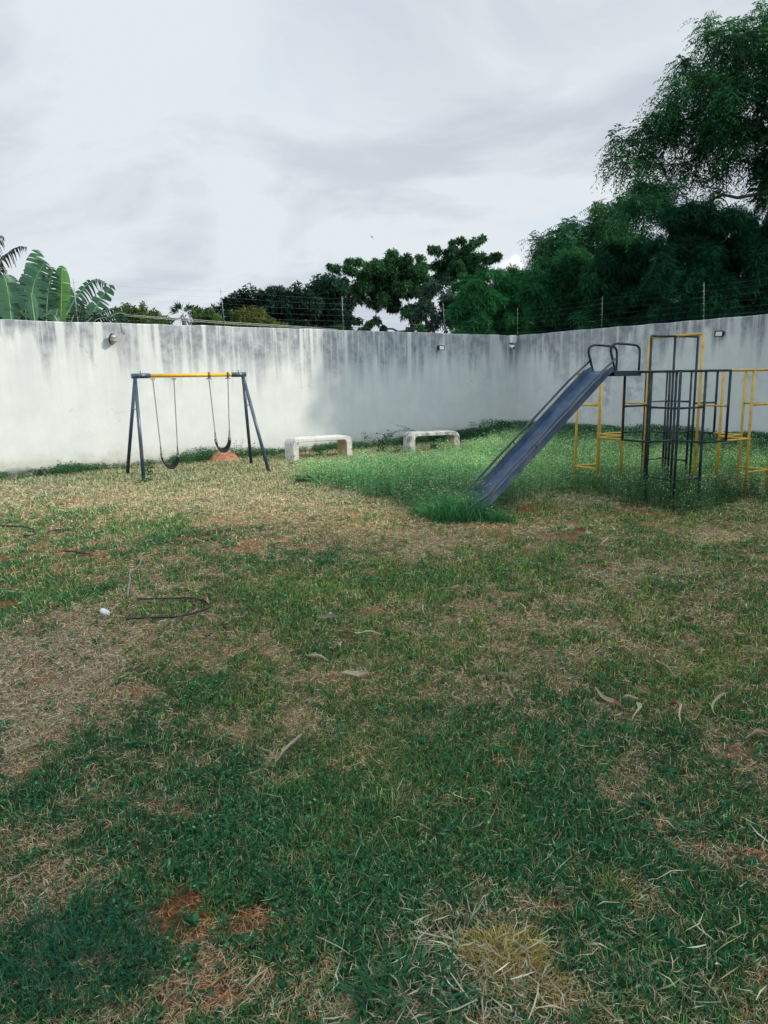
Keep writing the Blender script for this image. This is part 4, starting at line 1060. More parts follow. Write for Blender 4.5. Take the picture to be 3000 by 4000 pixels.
# ------------------------------------------------------------------ trees off to the right and added behind the viewer, shading the lawn
def shade_tree(x, y, z0, z1, r, n, label):
    root = empty('shade_tree', (x, y, 0), label, 'tree', 'tall trees outside the picture that shade the lawn')
    m = MB(); m.tube([np.array([x, y, -0.3]), np.array([x+0.1, y, z0]), np.array([x, y, z1*0.8])], [0.28, 0.2, 0.08], 8); m.build('trunk', M['bark'], root)
    parts = []
    for _ in range(n):
        c = np.array([x, y, (z0+z1)/2])+unit(RNG.normal(size=3))*np.array([r, r, (z1-z0)/2])*RNG.random()**0.4
        P, dd = clump_pts(c, 0.75, 170)
        D = unit(dd+RNG.normal(size=P.shape)*0.5); k = len(P)
        parts.append(leaves(P, D, RNG.uniform(0.2, 0.38, k), RNG.uniform(0.09, 0.15, k), 0.3, jcol((0.02, 0.07, 0.035), k)))
    V, F, c = merge(parts); np_mesh('crown', V, F, M['leaf'], c, root)
for x, y, z0, z1, r, n, lab in ((12.6, 3.6, 2.0, 10.5, 2.5, 60, 'tall tree nearest the viewer on the far side of the right wall'), (14.2, 0.2, 2.0, 11.5, 3.0, 110, 'broad tall tree outside the yard level with the viewer'),
        (9.8, 1.4, 3.0, 8.5, 2.0, 60, 'smaller tree just right of the viewer'), (13.5, -4.2, 2.0, 12.0, 3.2, 80, 'tall tree behind the viewer'),
        (-4.5, -3.6, 4.2, 10.0, 2.9, 90, 'unseen spreading tree added behind the viewer to the left'), (1.6, -4.2, 4.4, 10.5, 2.9, 90, 'unseen spreading tree added straight behind the viewer'), (5.8, -1.2, 4.4, 9.5, 2.4, 70, 'spreading tree at the viewer\'s right shoulder'),  # three unseen crowns added to block sky light from the foreground
        (13.6, 7.6, 3.8, 8.8, 1.3, 42, 'narrow tree outside the right wall level with the climbing frame'), (10.9, 16.7, 5.2, 10.6, 1.5, 55, 'tree beyond the right edge of the picture, behind the right wall'),
        (11.4, 18.0, 3.0, 10.5, 1.7, 80, 'tree farther back beyond the right edge of the picture')):
    shade_tree(x, y, z0, z1, r, n, lab)

# ------------------------------------------------------------------ grass, straw, clover, weeds
def scatter(n_at, r0, r1, power, spread=36, cap=None):
    """points over the lawn, denser near the viewer; n_at = how many"""
    e = 2-power
    u = RNG.random(n_at); r = (r0**e+(r1**e-r0**e)*u)**(1/e); a = rad(spread)*(2*RNG.random(n_at)-1)
    return r*np.sin(a), r*np.cos(a), r
def inside_yard(x, y, m=0.05):
    P = np.stack([x, y], 1)
    return ((P-WC)@nL > m) & ((P-WC)@nR > m)
def blades(x, y, h, w, lean, az, curl, col, z0=None):
    """two-segment tapering blades; 5 verts -> quad + quad(tri as degenerate-free quad)"""
    n = len(x); z = gz(x, y) if z0 is None else z0
    B = np.stack([x, y, z-0.004], 1); d = np.stack([np.cos(az), np.sin(az), np.zeros(n)], 1); s = np.stack([-np.sin(az), np.cos(az), np.zeros(n)], 1)
    tw = RNG.uniform(-1.2, 1.2, n)[:, None]; s = s*np.cos(tw)+d*np.sin(tw)*0.8
    m1 = B+d*(h*np.sin(lean)*0.5)[:, None]; m1[:, 2] += h*np.cos(lean)*0.55
    l2 = lean+curl
    tp = m1+d*(h*np.sin(l2)*0.55)[:, None]; tp[:, 2] += h*np.cos(l2)*0.45
    tp[:, 2] = np.maximum(tp[:, 2], z+0.002); m1[:, 2] = np.maximum(m1[:, 2], z+0.003)
    hw = (w/2)[:, None]
    V = np.stack([B-s*hw, B+s*hw, m1+s*hw*0.8, m1-s*hw*0.8, tp+s*hw*0.15, tp-s*hw*0.15], 1).reshape(-1, 3)
    i = np.arange(n)*6
    F = np.stack([np.stack([i, i+1, i+2, i+3], 1), np.stack([i+3, i+2, i+4, i+5], 1)], 1).reshape(-1, 4)
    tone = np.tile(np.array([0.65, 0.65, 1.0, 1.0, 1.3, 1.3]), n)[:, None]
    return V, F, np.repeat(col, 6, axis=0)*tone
def lying(x, y, L, w, col, lift=0.02, tilt=0.25):
    n = len(x); az = RNG.uniform(0, 2*PI, n); el = RNG.normal(0, tilt, n)
    d = np.stack([np.cos(az)*np.cos(el), np.sin(az)*np.cos(el), np.sin(el)], 1)
    s = np.stack([-np.sin(az), np.cos(az), RNG.normal(0, 0.5, n)], 1); s = unit(s)
    c = np.stack([x, y, gz(x, y)+RNG.uniform(0.004, 1, n)*lift], 1); hw = (w/2)[:, None]; bend = (RNG.normal(0, 0.12, n)*L)[:, None]
    a = c-d*(L/2)[:, None]; b = c+d*(L/2)[:, None]; m = c+np.stack([-np.sin(az), np.cos(az), np.zeros(n)+0.3], 1)*bend
    g_ = gz(x, y)+0.003
    for q in (a, b, m): q[:, 2] = np.maximum(q[:, 2], g_)
    V = np.stack([a-s*hw*.45, a+s*hw*.45, m+s*hw, m-s*hw, b+s*hw*.12, b-s*hw*.12], 1).reshape(-1, 3)
    i = np.arange(n)*6
    F = np.stack([np.stack([i, i+1, i+2, i+3], 1), np.stack([i+3, i+2, i+4, i+5], 1)], 1).reshape(-1, 4)
    return V, F, np.repeat(col, 6, axis=0)

G1 = np.array([0.028, 0.150, 0.066]); G2 = np.array([0.085, 0.260, 0.070]); G3 = np.array([0.270, 0.300, 0.052]); ST1 = np.array([0.60, 0.47, 0.25]); ST2 = np.array([0.46, 0.25, 0.12]); ST3 = np.array([0.60, 0.50, 0.38])
FRONT = [gpt(*q)[:2] for q in ((1120, 1878), (1250, 1898), (1400, 1935), (1560, 1985), (1690, 2035), (1800, 2050), (1930, 2030), (2030, 1965), (2150, 1925), (2300, 1940), (2450, 1985), (2620, 2010), (2800, 1990), (3000, 1965), (3300, 1950))]
BACK = [gpt(*q)[:2] for q in ((1120, 1874), (1260, 1850), (1400, 1826), (1560, 1812), (1700, 1800), (1800, 1775), (1900, 1745), (2000, 1720), (2100, 1712))]
def weed_zone(x, y):
    """1 inside the uncut patch, by the border measured on the ground"""
    th = np.arctan2(x, y); r = np.hypot(x, y)
    f = np.array([[math.atan2(p[0], p[1]), np.hypot(*p)] for p in FRONT]); f = f[np.argsort(f[:, 0])]
    b = np.array([[math.atan2(p[0], p[1]), np.hypot(*p)] for p in BACK]); b = b[np.argsort(b[:, 0])]
    fr = np.interp(th, f[:, 0], f[:, 1], left=99, right=f[-1, 1]); br = np.interp(th, b[:, 0], b[:, 1], left=0, right=40)
    nz = (fbm(x, y, 1.9, 77)-0.5)*0.6+(fbm(x, y, 6.5, 79, 2)-0.5)*0.5
    return np.clip((r-fr+nz)/0.15, 0, 1)*np.clip((br-r+nz)/0.35, 0, 1)

def lawn_cover():
    # mown grass
    N = 540000
    x, y, r = scatter(N, 1.35, 19, 1.72); ok = inside_yard(x, y); x, y, r = x[ok], y[ok], r[ok]
    dry, soil, lush = lawn(x, y)
    keep = RNG.random(len(x)) < np.clip(1.02-0.70*dry-0.85*soil+0.45*lush, 0.06, 1)
    x, y, r, dry, soil, lush = [q[keep] for q in (x, y, r, dry, soil, lush)]; n = len(x)
    sc = np.clip(r/3.2, 1, 3.2)
    h = (0.024+0.020*RNG.random(n)+0.030*lush*RNG.random(n))*(0.85+0.15*sc)
    w = (0.0017+0.0016*RNG.random(n)+0.0018*(RNG.random(n) < 0.15))*sc**0.85
    olive = np.clip(0.22+(fbm(x, y, 0.9, 61)-0.5)*2.2+(0.45+0.10*x)*sst(y, 2.6, 4.2)+0.45*sst(y, 8, 10.5), 0, 1)[:, None]  # warm mid-ground light tinted into the grass as olive
    col = G1*(1-olive)+(G2*0.45+G3*0.55)*olive
    t = RNG.random((n, 1)); col = np.where(t < 0.10+0.30*dry[:, None], ST1*0.75, col); col = np.where((t > 0.72) & (t < 0.93), col*0.35+G2*0.9, col); col = np.where(t >= 0.93, np.array([0.30, 0.36, 0.14]), col)
    col = col*np.exp(RNG.normal(0, 0.42, (n, 1)))
    sunband_ = sst(y, 8.2, 10.2)[:, None]; sunband_ = sunband_*(0.50+0.22*(RNG.random((n, 1)) < 0.5)); col = col*(1+0.8*sunband_)*(1-sunband_*0.85)+np.array([0.50, 0.445, 0.33])*np.exp(RNG.normal(0, 0.25, (n, 1)))*sunband_*0.85; col = np.minimum(col, 0.85)  # pale dry grass, with the sunlit band put into its colour
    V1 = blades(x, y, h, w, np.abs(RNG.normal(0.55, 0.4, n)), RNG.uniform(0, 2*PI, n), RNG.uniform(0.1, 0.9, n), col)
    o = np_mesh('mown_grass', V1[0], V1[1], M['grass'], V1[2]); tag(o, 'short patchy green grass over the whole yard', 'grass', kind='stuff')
    # dry clippings
    N = 400000
    x, y, r = scatter(N, 1.35, 18, 1.72); ok = inside_yard(x, y); x, y, r = x[ok], y[ok], r[ok]
    dry, soil, lush = lawn(x, y); cl = fbm(x, y, 3.0, 88)
    keep = RNG.random(len(x)) < np.clip(0.10+1.0*dry*(0.35+1.1*cl)-0.5*soil-0.25*lush, 0.05, 1)
    x, y, r, dry = [q[keep] for q in (x, y, r, dry)]; n = len(x); sc = np.clip(r/3.2, 1, 3.0)
    L = (0.016+0.038*RNG.random(n)**1.8)*(0.7+0.3*sc); w = (0.0011+0.0014*RNG.random(n))*sc**0.8
    t = RNG.random((n, 1)); pk = np.clip((fbm(x, y, 1.1, 93)-0.45)*4, 0, 1)[:, None]
    col = np.where(t < 0.45, ST1, np.where(t < 0.75, ST2, ST3)); col = col*(1-0.35*pk)+np.array([0.34, 0.24, 0.19])*0.35*pk
    col = col*np.exp(RNG.normal(0.06, 0.34, (n, 1)))*np.array([1.04, 0.98, 1.0])
    col = np.minimum(col*(1+0.45*sst(y, 8.2, 10.2)[:, None]), 0.85)  # clippings paled to carry the same sunlit band
    bl_ = 0.7*sst(field(DRY[:2], x, y)+(fbm(x, y, 4.0, 12)-0.5)*1.6, 0.4, 1.5)[:, None]; col = col*(1-bl_)+np.array([0.74, 0.56, 0.40])*np.exp(RNG.normal(-0.12, 0.30, (n, 1)))*bl_; col = np.minimum(col, 0.9)
    sl_ = np.clip(lawn(x, y)[1]*1.2, 0, 0.75)[:, None]; col = col*(1-sl_)+col*np.array([0.85, 0.50, 0.35])*sl_
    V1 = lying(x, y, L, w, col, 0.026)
    # long straws of the coarse grass
    N = 1000; x, y, r = scatter(N, 1.4, 9, 1.2); k = RNG.random(N) < 0.15+0.85*sst(fbm(x, y, 1.5, 71), 0.42, 0.66); x, y = x[k], y[k]; n = len(x)
    V2 = lying(x, y, RNG.uniform(0.05, 0.15, n), RNG.uniform(0.0014, 0.0030, n), ST3*0.8*np.exp(RNG.normal(0.05, 0.25, (n, 1)))*np.array([1, 1.02, 0.9]), 0.05, 0.2)
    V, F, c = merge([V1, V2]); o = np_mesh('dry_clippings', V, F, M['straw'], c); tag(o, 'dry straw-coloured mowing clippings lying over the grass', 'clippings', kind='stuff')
    # clover and small broad leaves
    N = 52000
    x, y, r = scatter(N, 1.35, 12, 1.72); dry, soil, lush = lawn(x, y); cl = fbm(x, y, 2.2, 97)
    keep = (RNG.random(N) < np.clip(2.6*(cl-0.44)+0.5*lush-0.6*dry-0.5*soil, 0.03, 1)) & inside_yard(x, y)
    x, y, r = x[keep], y[keep], r[keep]; n = len(x); sc = np.clip(r/3.2, 1, 2.4)
    parts = []
    az = RNG.uniform(0, 2*PI, n)
    P0 = np.stack([x, y, gz(x, y)+RNG.uniform(0.012, 0.042, n)], 1)
    for k in range(3):
        a = az+k*2*PI/3+RNG.normal(0, 0.2, n); el = RNG.normal(0.15, 0.35, n)
        D = np.stack([np.cos(a)*np.cos(el), np.sin(a)*np.cos(el), np.sin(el)], 1); s = np.stack([-np.sin(a), np.cos(a), RNG.normal(0, 0.25, n)], 1)
        L = RNG.uniform(0.007, 0.017, n)*sc
        parts.append(leaves(P0, D, L, L*0.75, 0.15, jcol((0.050, 0.150, 0.070), n, 0.55), s))
    # bigger rosettes
    n = 520; x, y, r = scatter(n, 1.4, 8, 1.3)
    for k in range(9):
        a = k*2*PI/9+RNG.normal(0, 0.25, n); el = RNG.uniform(0.1, 0.8, n)
        D = np.stack([np.cos(a)*np.cos(el), np.sin(a)*np.cos(el), np.sin(el)], 1); s = np.stack([-np.sin(a), np.cos(a), RNG.normal(0, 0.2, n)], 1)
        L = RNG.uniform(0.03, 0.06, n); P = np.stack([x, y, gz(x, y)+0.012], 1)
        parts.append(leaves(P, D, L, L*RNG.uniform(0.25, 0.45, n), 0.35, jcol((0.040, 0.165, 0.075), n, 0.25), s))
    V, F, c = merge(parts); o = np_mesh('clover', V, F, M['weed'], c); tag(o, 'low clover and small broad leaves growing among the mown grass', 'clover', kind='stuff')
lawn_cover()

def weed_plants(x, y, H, col_leaf, flower, lf=0.03, nleaf=26, spread=0.07, fl_col=(0.74, 0.78, 0.58), fsz=0.014, sw=0.004):
    """upright leafy stems with small pale heads"""
    n = len(x); z = gz(x, y); parts = []
    az = RNG.uniform(0, 2*PI, n); ln = np.abs(RNG.normal(0.12, 0.10, n)); stc = jcol((0.05, 0.12, 0.045), n)
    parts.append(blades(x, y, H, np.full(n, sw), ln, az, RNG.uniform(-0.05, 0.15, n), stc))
    tip = np.stack([x+np.cos(az)*H*np.sin(ln), y+np.sin(az)*H*np.sin(ln), z+H*np.cos(ln)], 1); base = np.stack([x, y, z], 1)
    for k in range(nleaf):
        t = RNG.random(n)**0.9; P = base+(tip-base)*t[:, None]; P[:, :2] += RNG.normal(0, spread*0.35, (n, 2))
        a = RNG.uniform(0, 2*PI, n); el = RNG.uniform(-0.1, 0.9, n); D = np.stack([np.cos(a)*np.cos(el), np.sin(a)*np.cos(el), np.sin(el)], 1)
        L = lf*RNG.uniform(0.6, 1.5, n)*(1.15-0.5*t)
        parts.append(leaves(P, D, L, L*RNG.uniform(0.22, 0.5, n), 0.3, col_leaf*np.exp(RNG.normal(0, 0.22, (n, 1)))))
    if flower > 0:
        for k in range(3):
            sel = RNG.random(n) < flower; q = tip[sel].copy(); m = len(q)
            if m == 0: continue
            q[:, :2] += RNG.normal(0, 0.035, (m, 2)); q[:, 2] += RNG.uniform(-0.05, 0.03, m)
            s = fsz*RNG.uniform(0.5, 1.2, m)[:, None]; cc = jcol(fl_col, m, 0.18, 0.08)
            up = np.tile([0, 0, 1.0], (m, 1)); h_ = np.tile([1.0, 0, 0], (m, 1)); d_ = np.tile([0, 1.0, 0], (m, 1))
            for (u_, v_) in ((up, h_), (up, d_), (h_, d_)):
                V = np.stack([q-u_*s*.5, q-v_*s*.5, q+u_*s*.5, q+v_*s*.5], 1).reshape(-1, 3); parts.append((V, np.arange(4*m).reshape(m, 4), np.repeat(cc, 4, 0)))
    return merge(parts)

def uncut_patch():
    n = 110000
    x = RNG.uniform(-2.2, 9, n); y = RNG.uniform(7.6, 20.5, n)
    ok = inside_yard(x, y, 0.12) & (RNG.random(n) < weed_zone(x, y)) & (np.abs(x/y) < 0.66)
    # drop most of a strawy gap beyond the frame
    g = gpt(2830, 1895); gap = np.exp(-(((x-g[0])/0.75)**2+((y-g[1])/0.9)**2)); ok &= RNG.random(n) > gap*1.1
    x, y = x[ok], y[ok]; n = len(x); print('weeds', n)
    if n > 11000: x, y = x[:11000], y[:11000]; n = 11000
    nz = fbm(x, y, 1.5, 15); n6 = fbm(x, y, 5.0, 66, 2); h = (0.16+0.22*nz+0.07*RNG.random(n))*(0.62+0.8*n6)*np.where(RNG.random(n) < 0.07, 1.45, 1.0); z_ = weed_zone(x, y); h *= 0.72+0.28*z_
    # patchy lighter and darker greens, darker towards the front
    lite = np.clip((fbm(x, y, 0.9, 19)-0.3)*2, 0, 1)[:, None]
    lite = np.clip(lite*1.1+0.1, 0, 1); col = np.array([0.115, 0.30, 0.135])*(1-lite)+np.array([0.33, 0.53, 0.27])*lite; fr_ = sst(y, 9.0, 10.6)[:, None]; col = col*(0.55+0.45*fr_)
    col = col*(0.55+0.95*n6[:, None])*np.exp(RNG.normal(0, 0.22, (n, 1)))
    col = col*(1-0.25*sst(x, 1.6, 3.4)[:, None])  # shade round the climbing frame painted into the weed greens
    V, F, c = weed_plants(x, y, h, col, 0.34, lf=0.040, nleaf=26, spread=0.10, fsz=0.013, sw=0.005)
    o = np_mesh('flowering_weeds', V, F, M['weed'], c); tag(o, 'uncut knee-high green weeds with tiny pale flower heads round the slide', 'weeds', kind='stuff')
    # coarse leafy weeds against the foot of the right wall
    n = 5200; t = RNG.uniform(-0.2, 11, n); off = np.abs(RNG.normal(0, 1, n))*0.75+0.12
    x = WC[0]+tR[0]*t+nR[0]*off; y = WC[1]+tR[1]*t+nR[1]*off; ok = inside_yard(x, y, 0.1) & (np.abs(x/y) < 0.66); x, y = x[ok], y[ok]; n = len(x)
    h = 0.22+0.32*fbm(x, y, 1.4, 29)+0.06*RNG.random(n)
    V1 = weed_plants(x, y, h, np.array([0.034, 0.110, 0.062]), 0.12, lf=0.060, nleaf=22, spread=0.12, fsz=0.016, sw=0.006)
    n = 1100; t = RNG.uniform(0.1, 3.6, n); off = np.abs(RNG.normal(0, 1, n))*0.35+0.1
    x = WC[0]-tL[0]*t+nL[0]*off; y = WC[1]-tL[1]*t+nL[1]*off
    h = (0.16+0.26*fbm(x, y, 1.4, 30))*(1.15-0.15*t)
    V2 = weed_plants(x, y, h, np.array([0.032, 0.10, 0.055]), 0.06, lf=0.050, nleaf=18, spread=0.10, sw=0.006)
    V, F, c = merge([V1, V2]); o = np_mesh('wall_weeds', V, F, M['weed'], c); tag(o, 'dark leafy weeds crowding the foot of the wall at the corner and along the right wall', 'weeds', kind='stuff')
    # low weeds along the foot of the long wall
    n = 2600; t = RNG.uniform(3.2, 18, n); off = np.abs(RNG.normal(0, 1, n))*0.28+0.06
    x = WC[0]-tL[0]*t+nL[0]*off; y = WC[1]-tL[1]*t+nL[1]*off
    d = fbm(x, y, 1.1, 44); m_ = gpt(860, 1795); near = np.exp(-(((x-m_[0])/1.0)**2+((y-m_[1])/0.6)**2))
    ok = (RNG.random(n) < sst(d, 0.36, 0.56)+near) & (np.abs(x/y) < 0.62); x, y, d, near = x[ok], y[ok], d[ok], near[ok]; n = len(x)
    h = 0.07+0.22*np.clip(d-0.35, 0, 1)+0.12*near+0.04*RNG.random(n)
    V, F, c = weed_plants(x, y, h, np.array([0.050, 0.135, 0.060]), 0.0, lf=0.045, nleaf=16, spread=0.10, sw=0.005)
    o = np_mesh('creeping_weeds', V, F, M['weed'], c); tag(o, 'low creeping weeds in a broken line along the foot of the long wall', 'weeds', kind='stuff')
uncut_patch()

def sprig(px, py, hpx, label, lf=0.05, name='weed_stalk', lean=0.1, n=3, col=(0.03, 0.08, 0.045), loose=True, depth=None):
    P = gpt(px, py) if depth is None else depth
    D_ = np.hypot(*P[:2]); H = hpx/2849*D_
    root = empty(name, (P[0], P[1], 0), label, 'plant')
    m = MB(); parts = []
    for k in range(n):
        a = RNG.uniform(0, 2*PI); l = lean*RNG.uniform(0.4, 1.4); hh = H*RNG.uniform(0.65, 1.0); s0 = np.array([P[0]+RNG.normal(0, .03), P[1]+RNG.normal(0, .03), -0.02])
        e = s0+np.array([math.cos(a)*l*hh, math.sin(a)*l*hh, hh]); md = (s0+e)/2+np.array([RNG.normal(0, .015), 0, 0.02])
        m.tube([s0, md, e], [0.005, 0.004, 0.002], 5)
        q = int(14*max(hh, 0.25)/0.4)
        t = np.sort(RNG.uniform(0.15, 1, q)); pp = s0+(e-s0)*t[:, None]
        aa = RNG.uniform(0, 2*PI, q); el = RNG.uniform(-0.3, 0.7, q); D = np.stack([np.cos(aa)*np.cos(el), np.sin(aa)*np.cos(el), np.sin(el)], 1)
        L = lf*RNG.uniform(0.6, 1.4, q); pp = pp+D*0.03*(1 if loose else 0); parts.append(leaves(pp, D, L, L*0.55, 0.3, jcol(col, q, 0.25)))
    m.build('stem', M['weedstem'], root)
    V, F, c = merge(parts); np_mesh('foliage', V, F, M['weed'], c, root)
M['weedstem'] = paint('weed_stem', (0.05, 0.09, 0.04), (0.09, 0.10, 0.05), 0.6, 0, 20, 0)
sprig(1985, 1718, 90, 'tall single weed stalk standing in the wall corner', 0.05, n=1, lean=0.02)
sprig(2086, 1712, 100, 'tall thin weed stalk against the right wall beside the corner', 0.035, n=1, lean=0.05)
sprig(1432, 1765, 85, 'spindly weed with few leaves between the two benches', 0.05, n=2, lean=0.12)
sprig(1490, 1768, 95, 'dense dark leafy weed just left of the flaking bench', 0.06, n=11, lean=0.45)
sprig(1560, 1772, 45, 'low dark weed tucked against the left leg of the flaking bench', 0.05, n=7, lean=0.5)
sprig(582, 1858, 60, 'bushy small weed behind the front left leg of the swing set', 0.045, n=9, lean=0.25, col=(0.055, 0.12, 0.045))
sprig(930, 1790, 78, 'loose tall weed right of the soil mound', 0.04, n=4, lean=0.3, col=(0.05, 0.10, 0.045))
sprig(815, 1800, 62, 'rounded leafy weed left of the soil mound', 0.045, n=14, lean=0.6, col=(0.050, 0.12, 0.045))
sprig(1000, 1790, 60, 'straggly weed by the back right leg of the swing set', 0.04, n=5, lean=0.4, col=(0.04, 0.09, 0.045))
sprig(730, 1815, 70, 'thin airy weed behind the lower swing seat', 0.03, n=3, lean=0.2, col=(0.06, 0.11, 0.06))
sprig(265, 1845, 50, 'spreading weed at the wall foot far left of the swing set', 0.06, n=12, lean=0.9, col=(0.045, 0.11, 0.05))
sprig(165, 1858, 40, 'small spreading weed nearest the left edge at the wall foot', 0.06, n=10, lean=1.0, col=(0.045, 0.11, 0.05))
sprig(1180, 1885, 24, 'bright green tuft at the pointed end of the uncut patch', 0.06, n=16, lean=1.2, col=(0.045, 0.16, 0.06))
sprig(560, 1885, 26, 'small weed round the foot of the front left swing leg', 0.04, n=8, lean=0.9, col=(0.05, 0.13, 0.05))
sprig(1245, 1775, 50, 'weed growing underneath the cleaner bench', 0.05, n=8, lean=0.6, col=(0.03, 0.075, 0.04))
sprig(1700, 1762, 42, 'dark weed growing underneath the flaking bench', 0.05, n=8, lean=0.6, col=(0.022, 0.06, 0.035))
sprig(2880, 1830, 60, 'broad-leaved weed standing up at the foot of the right wall', 0.10, n=6, lean=0.4, col=(0.03, 0.08, 0.05))

def bamboo_twig():
    D_ = 17.2
    a = wallpt(1690, 1735, nL, WC, 0.25); b = wallpt(1622, 1682, nL, WC, 0.30); c = wallpt(1560, 1680, nL, WC, 0.30); d = wallpt(1510, 1700, nL, WC, 0.25)
    e = wallpt(1545, 1658, nL, WC, 0.3); f_ = wallpt(1500, 1718, nL, WC, 0.25)
    root = empty('fallen_bamboo_twig', (a[0], a[1], 0), 'thin bamboo twig with narrow leaves leaning behind the flaking bench', 'twig')
    m = MB(); base = np.array([a[0]+0.15, a[1], 0.0])
    for pl_ in ([base, a, b, c, d], [b, (b+e)/2, e], [c, f_]): m.tube(pl_, 0.0045, 5)
    m.build('stem', M['weedstem'], root)
    parts = []
    for q0, q1 in ((b, c), (c, d), (b, e), (c, f_)):
        n = 9; t = RNG.uniform(0.2, 1, n)[:, None]; P = q0+(q1-q0)*t; ax = unit(q1-q0); D = unit(ax+RNG.normal(0, 0.45, (n, 3)))
        parts.append(leaves(P, D, RNG.uniform(0.07, 0.13, n), np.full(n, 0.013), 0.2, jcol((0.022, 0.055, 0.045), n)))
    V, F, c_ = merge(parts); np_mesh('foliage', V, F, M['weed'], c_, root)
bamboo_twig()

def tuft(cx, cy, n, H, spread, label, name='grass_tuft', c1=(0.045, 0.15, 0.075), c2=(0.09, 0.24, 0.095), w=0.007, lean=0.5, cat='grass tuft', azn=1.3):
    g = gpt(cx, cy) if cy else None
    _a = RNG.uniform(0, 2*PI, n); _q = 1.5*RNG.random(n)**0.62; x = g[0]+spread[0]*_q*np.cos(_a); y = g[1]+spread[1]*_q*np.sin(_a)
    t = RNG.random((n, 1)); col = (np.array(c1)*(1-t)+np.array(c2)*t)*np.exp(RNG.normal(0, 0.2, (n, 1)))
    az = np.arctan2(y-g[1], x-g[0])+RNG.normal(0, azn, n)
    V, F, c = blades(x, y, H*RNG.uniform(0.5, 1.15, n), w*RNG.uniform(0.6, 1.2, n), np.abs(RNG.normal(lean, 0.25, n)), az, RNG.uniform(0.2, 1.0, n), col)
    V = V-np.array([g[0], g[1], 0])
    o = np_mesh(name, V, F, M['grass'], c); o.location = (g[0], g[1], 0); tag(o, label, cat)
tuft(1790, 2030, 900, 0.36, (0.24, 0.17), 'long green grass clump growing over the foot of the slide', w=0.010, azn=2.2, c1=(0.035, 0.15, 0.065), c2=(0.10, 0.29, 0.10), lean=0.45)
tuft(1945, 2040, 300, 0.20, (0.15, 0.10), 'smaller long grass clump right of the slide foot', w=0.009, azn=2.2, c1=(0.035, 0.15, 0.065), c2=(0.09, 0.26, 0.09), lean=0.5)
tuft(1690, 2010, 300, 0.20, (0.14, 0.14), 'green grass clump left of the slide foot', w=0.009, c1=(0.055, 0.20, 0.08), c2=(0.13, 0.34, 0.11), lean=0.5)
tuft(250, 3770, 900, 0.13, (0.20, 0.15), 'tall dark green grass clump at the lower left of the lawn', c1=(0.018, 0.095, 0.060), c2=(0.04, 0.16, 0.085), w=0.0036, lean=0.55, azn=2.6)
tuft(1600, 3930, 330, 0.12, (0.09, 0.07), 'broad-bladed green grass clump at the bottom of the picture', w=0.010, c1=(0.03, 0.11, 0.06), c2=(0.06, 0.18, 0.07), lean=0.8)
tuft(1960, 3730, 700, 0.065, (0.085, 0.055), 'yellowish cropped stubble clump in the near foreground', c1=(0.34, 0.24, 0.06), c2=(0.62, 0.50, 0.17), w=0.0046, lean=0.55)
tuft(2060, 3870, 420, 0.06, (0.08, 0.05), 'brownish cropped stubble clump below the yellowish one', c1=(0.30, 0.20, 0.07), c2=(0.55, 0.42, 0.18), w=0.0046, lean=0.6)
tuft(2400, 3480, 240, 0.045, (0.05, 0.04), 'small yellow-green stubble tuft in the right foreground', c1=(0.22, 0.22, 0.06), c2=(0.45, 0.40, 0.12), w=0.004, lean=0.7)
tuft(780, 2690, 260, 0.07, (0.10, 0.10), 'bright green tuft in the worn middle of the lawn', c1=(0.035, 0.14, 0.06), c2=(0.07, 0.21, 0.08), w=0.006, lean=0.7)
def coarse_straw():
    parts = []
    for cx, cy, sx, sy, n in ((1900, 3800, 0.13, 0.10, 150), (1700, 3650, 0.13, 0.09, 60), (2150, 3600, 0.22, 0.12, 26), (1800, 3960, 0.20, 0.06, 110), (2450, 3880, 0.16, 0.10, 20), (2850, 3380, 0.14, 0.10, 26), (1200, 3900, 0.25, 0.08, 8), (2300, 3750, 0.3, 0.12, 14), (2700, 3880, 0.12, 0.1, 22), (1500, 3500, 0.5, 0.3, 12), (2500, 3300, 0.5, 0.3, 12)):
        g = gpt(cx, cy); x = g[0]+RNG.normal(0, sx, n); y = g[1]+RNG.normal(0, sy, n)
        col = np.array([0.52, 0.475, 0.32])*np.exp(RNG.normal(-0.1, 0.32, (n, 1)))*(1+RNG.normal(0, 0.05, (n, 3))); col = np.clip(col, 0.05, 0.8)
        parts.append(lying(x, y, RNG.uniform(0.025, 0.12, n)**1.0, RNG.uniform(0.0018, 0.0058, n), col, 0.055, 0.25))
        # thin broken bits between the broad ones
        k = n*3; x = g[0]+RNG.normal(0, sx*1.1, k); y = g[1]+RNG.normal(0, sy*1.1, k)
        parts.append(lying(x, y, RNG.uniform(0.015, 0.06, k), RNG.uniform(0.0012, 0.0028, k), np.array([0.44, 0.38, 0.26])*np.exp(RNG.normal(-0.15, 0.35, (k, 1))), 0.05, 0.25))
    V, F, c = merge(parts); o = np_mesh('coarse_straw', V, F, M['straw'], c); tag(o, 'broad bleached straw pieces strewn over the near foreground', 'straw', kind='stuff')
coarse_straw()

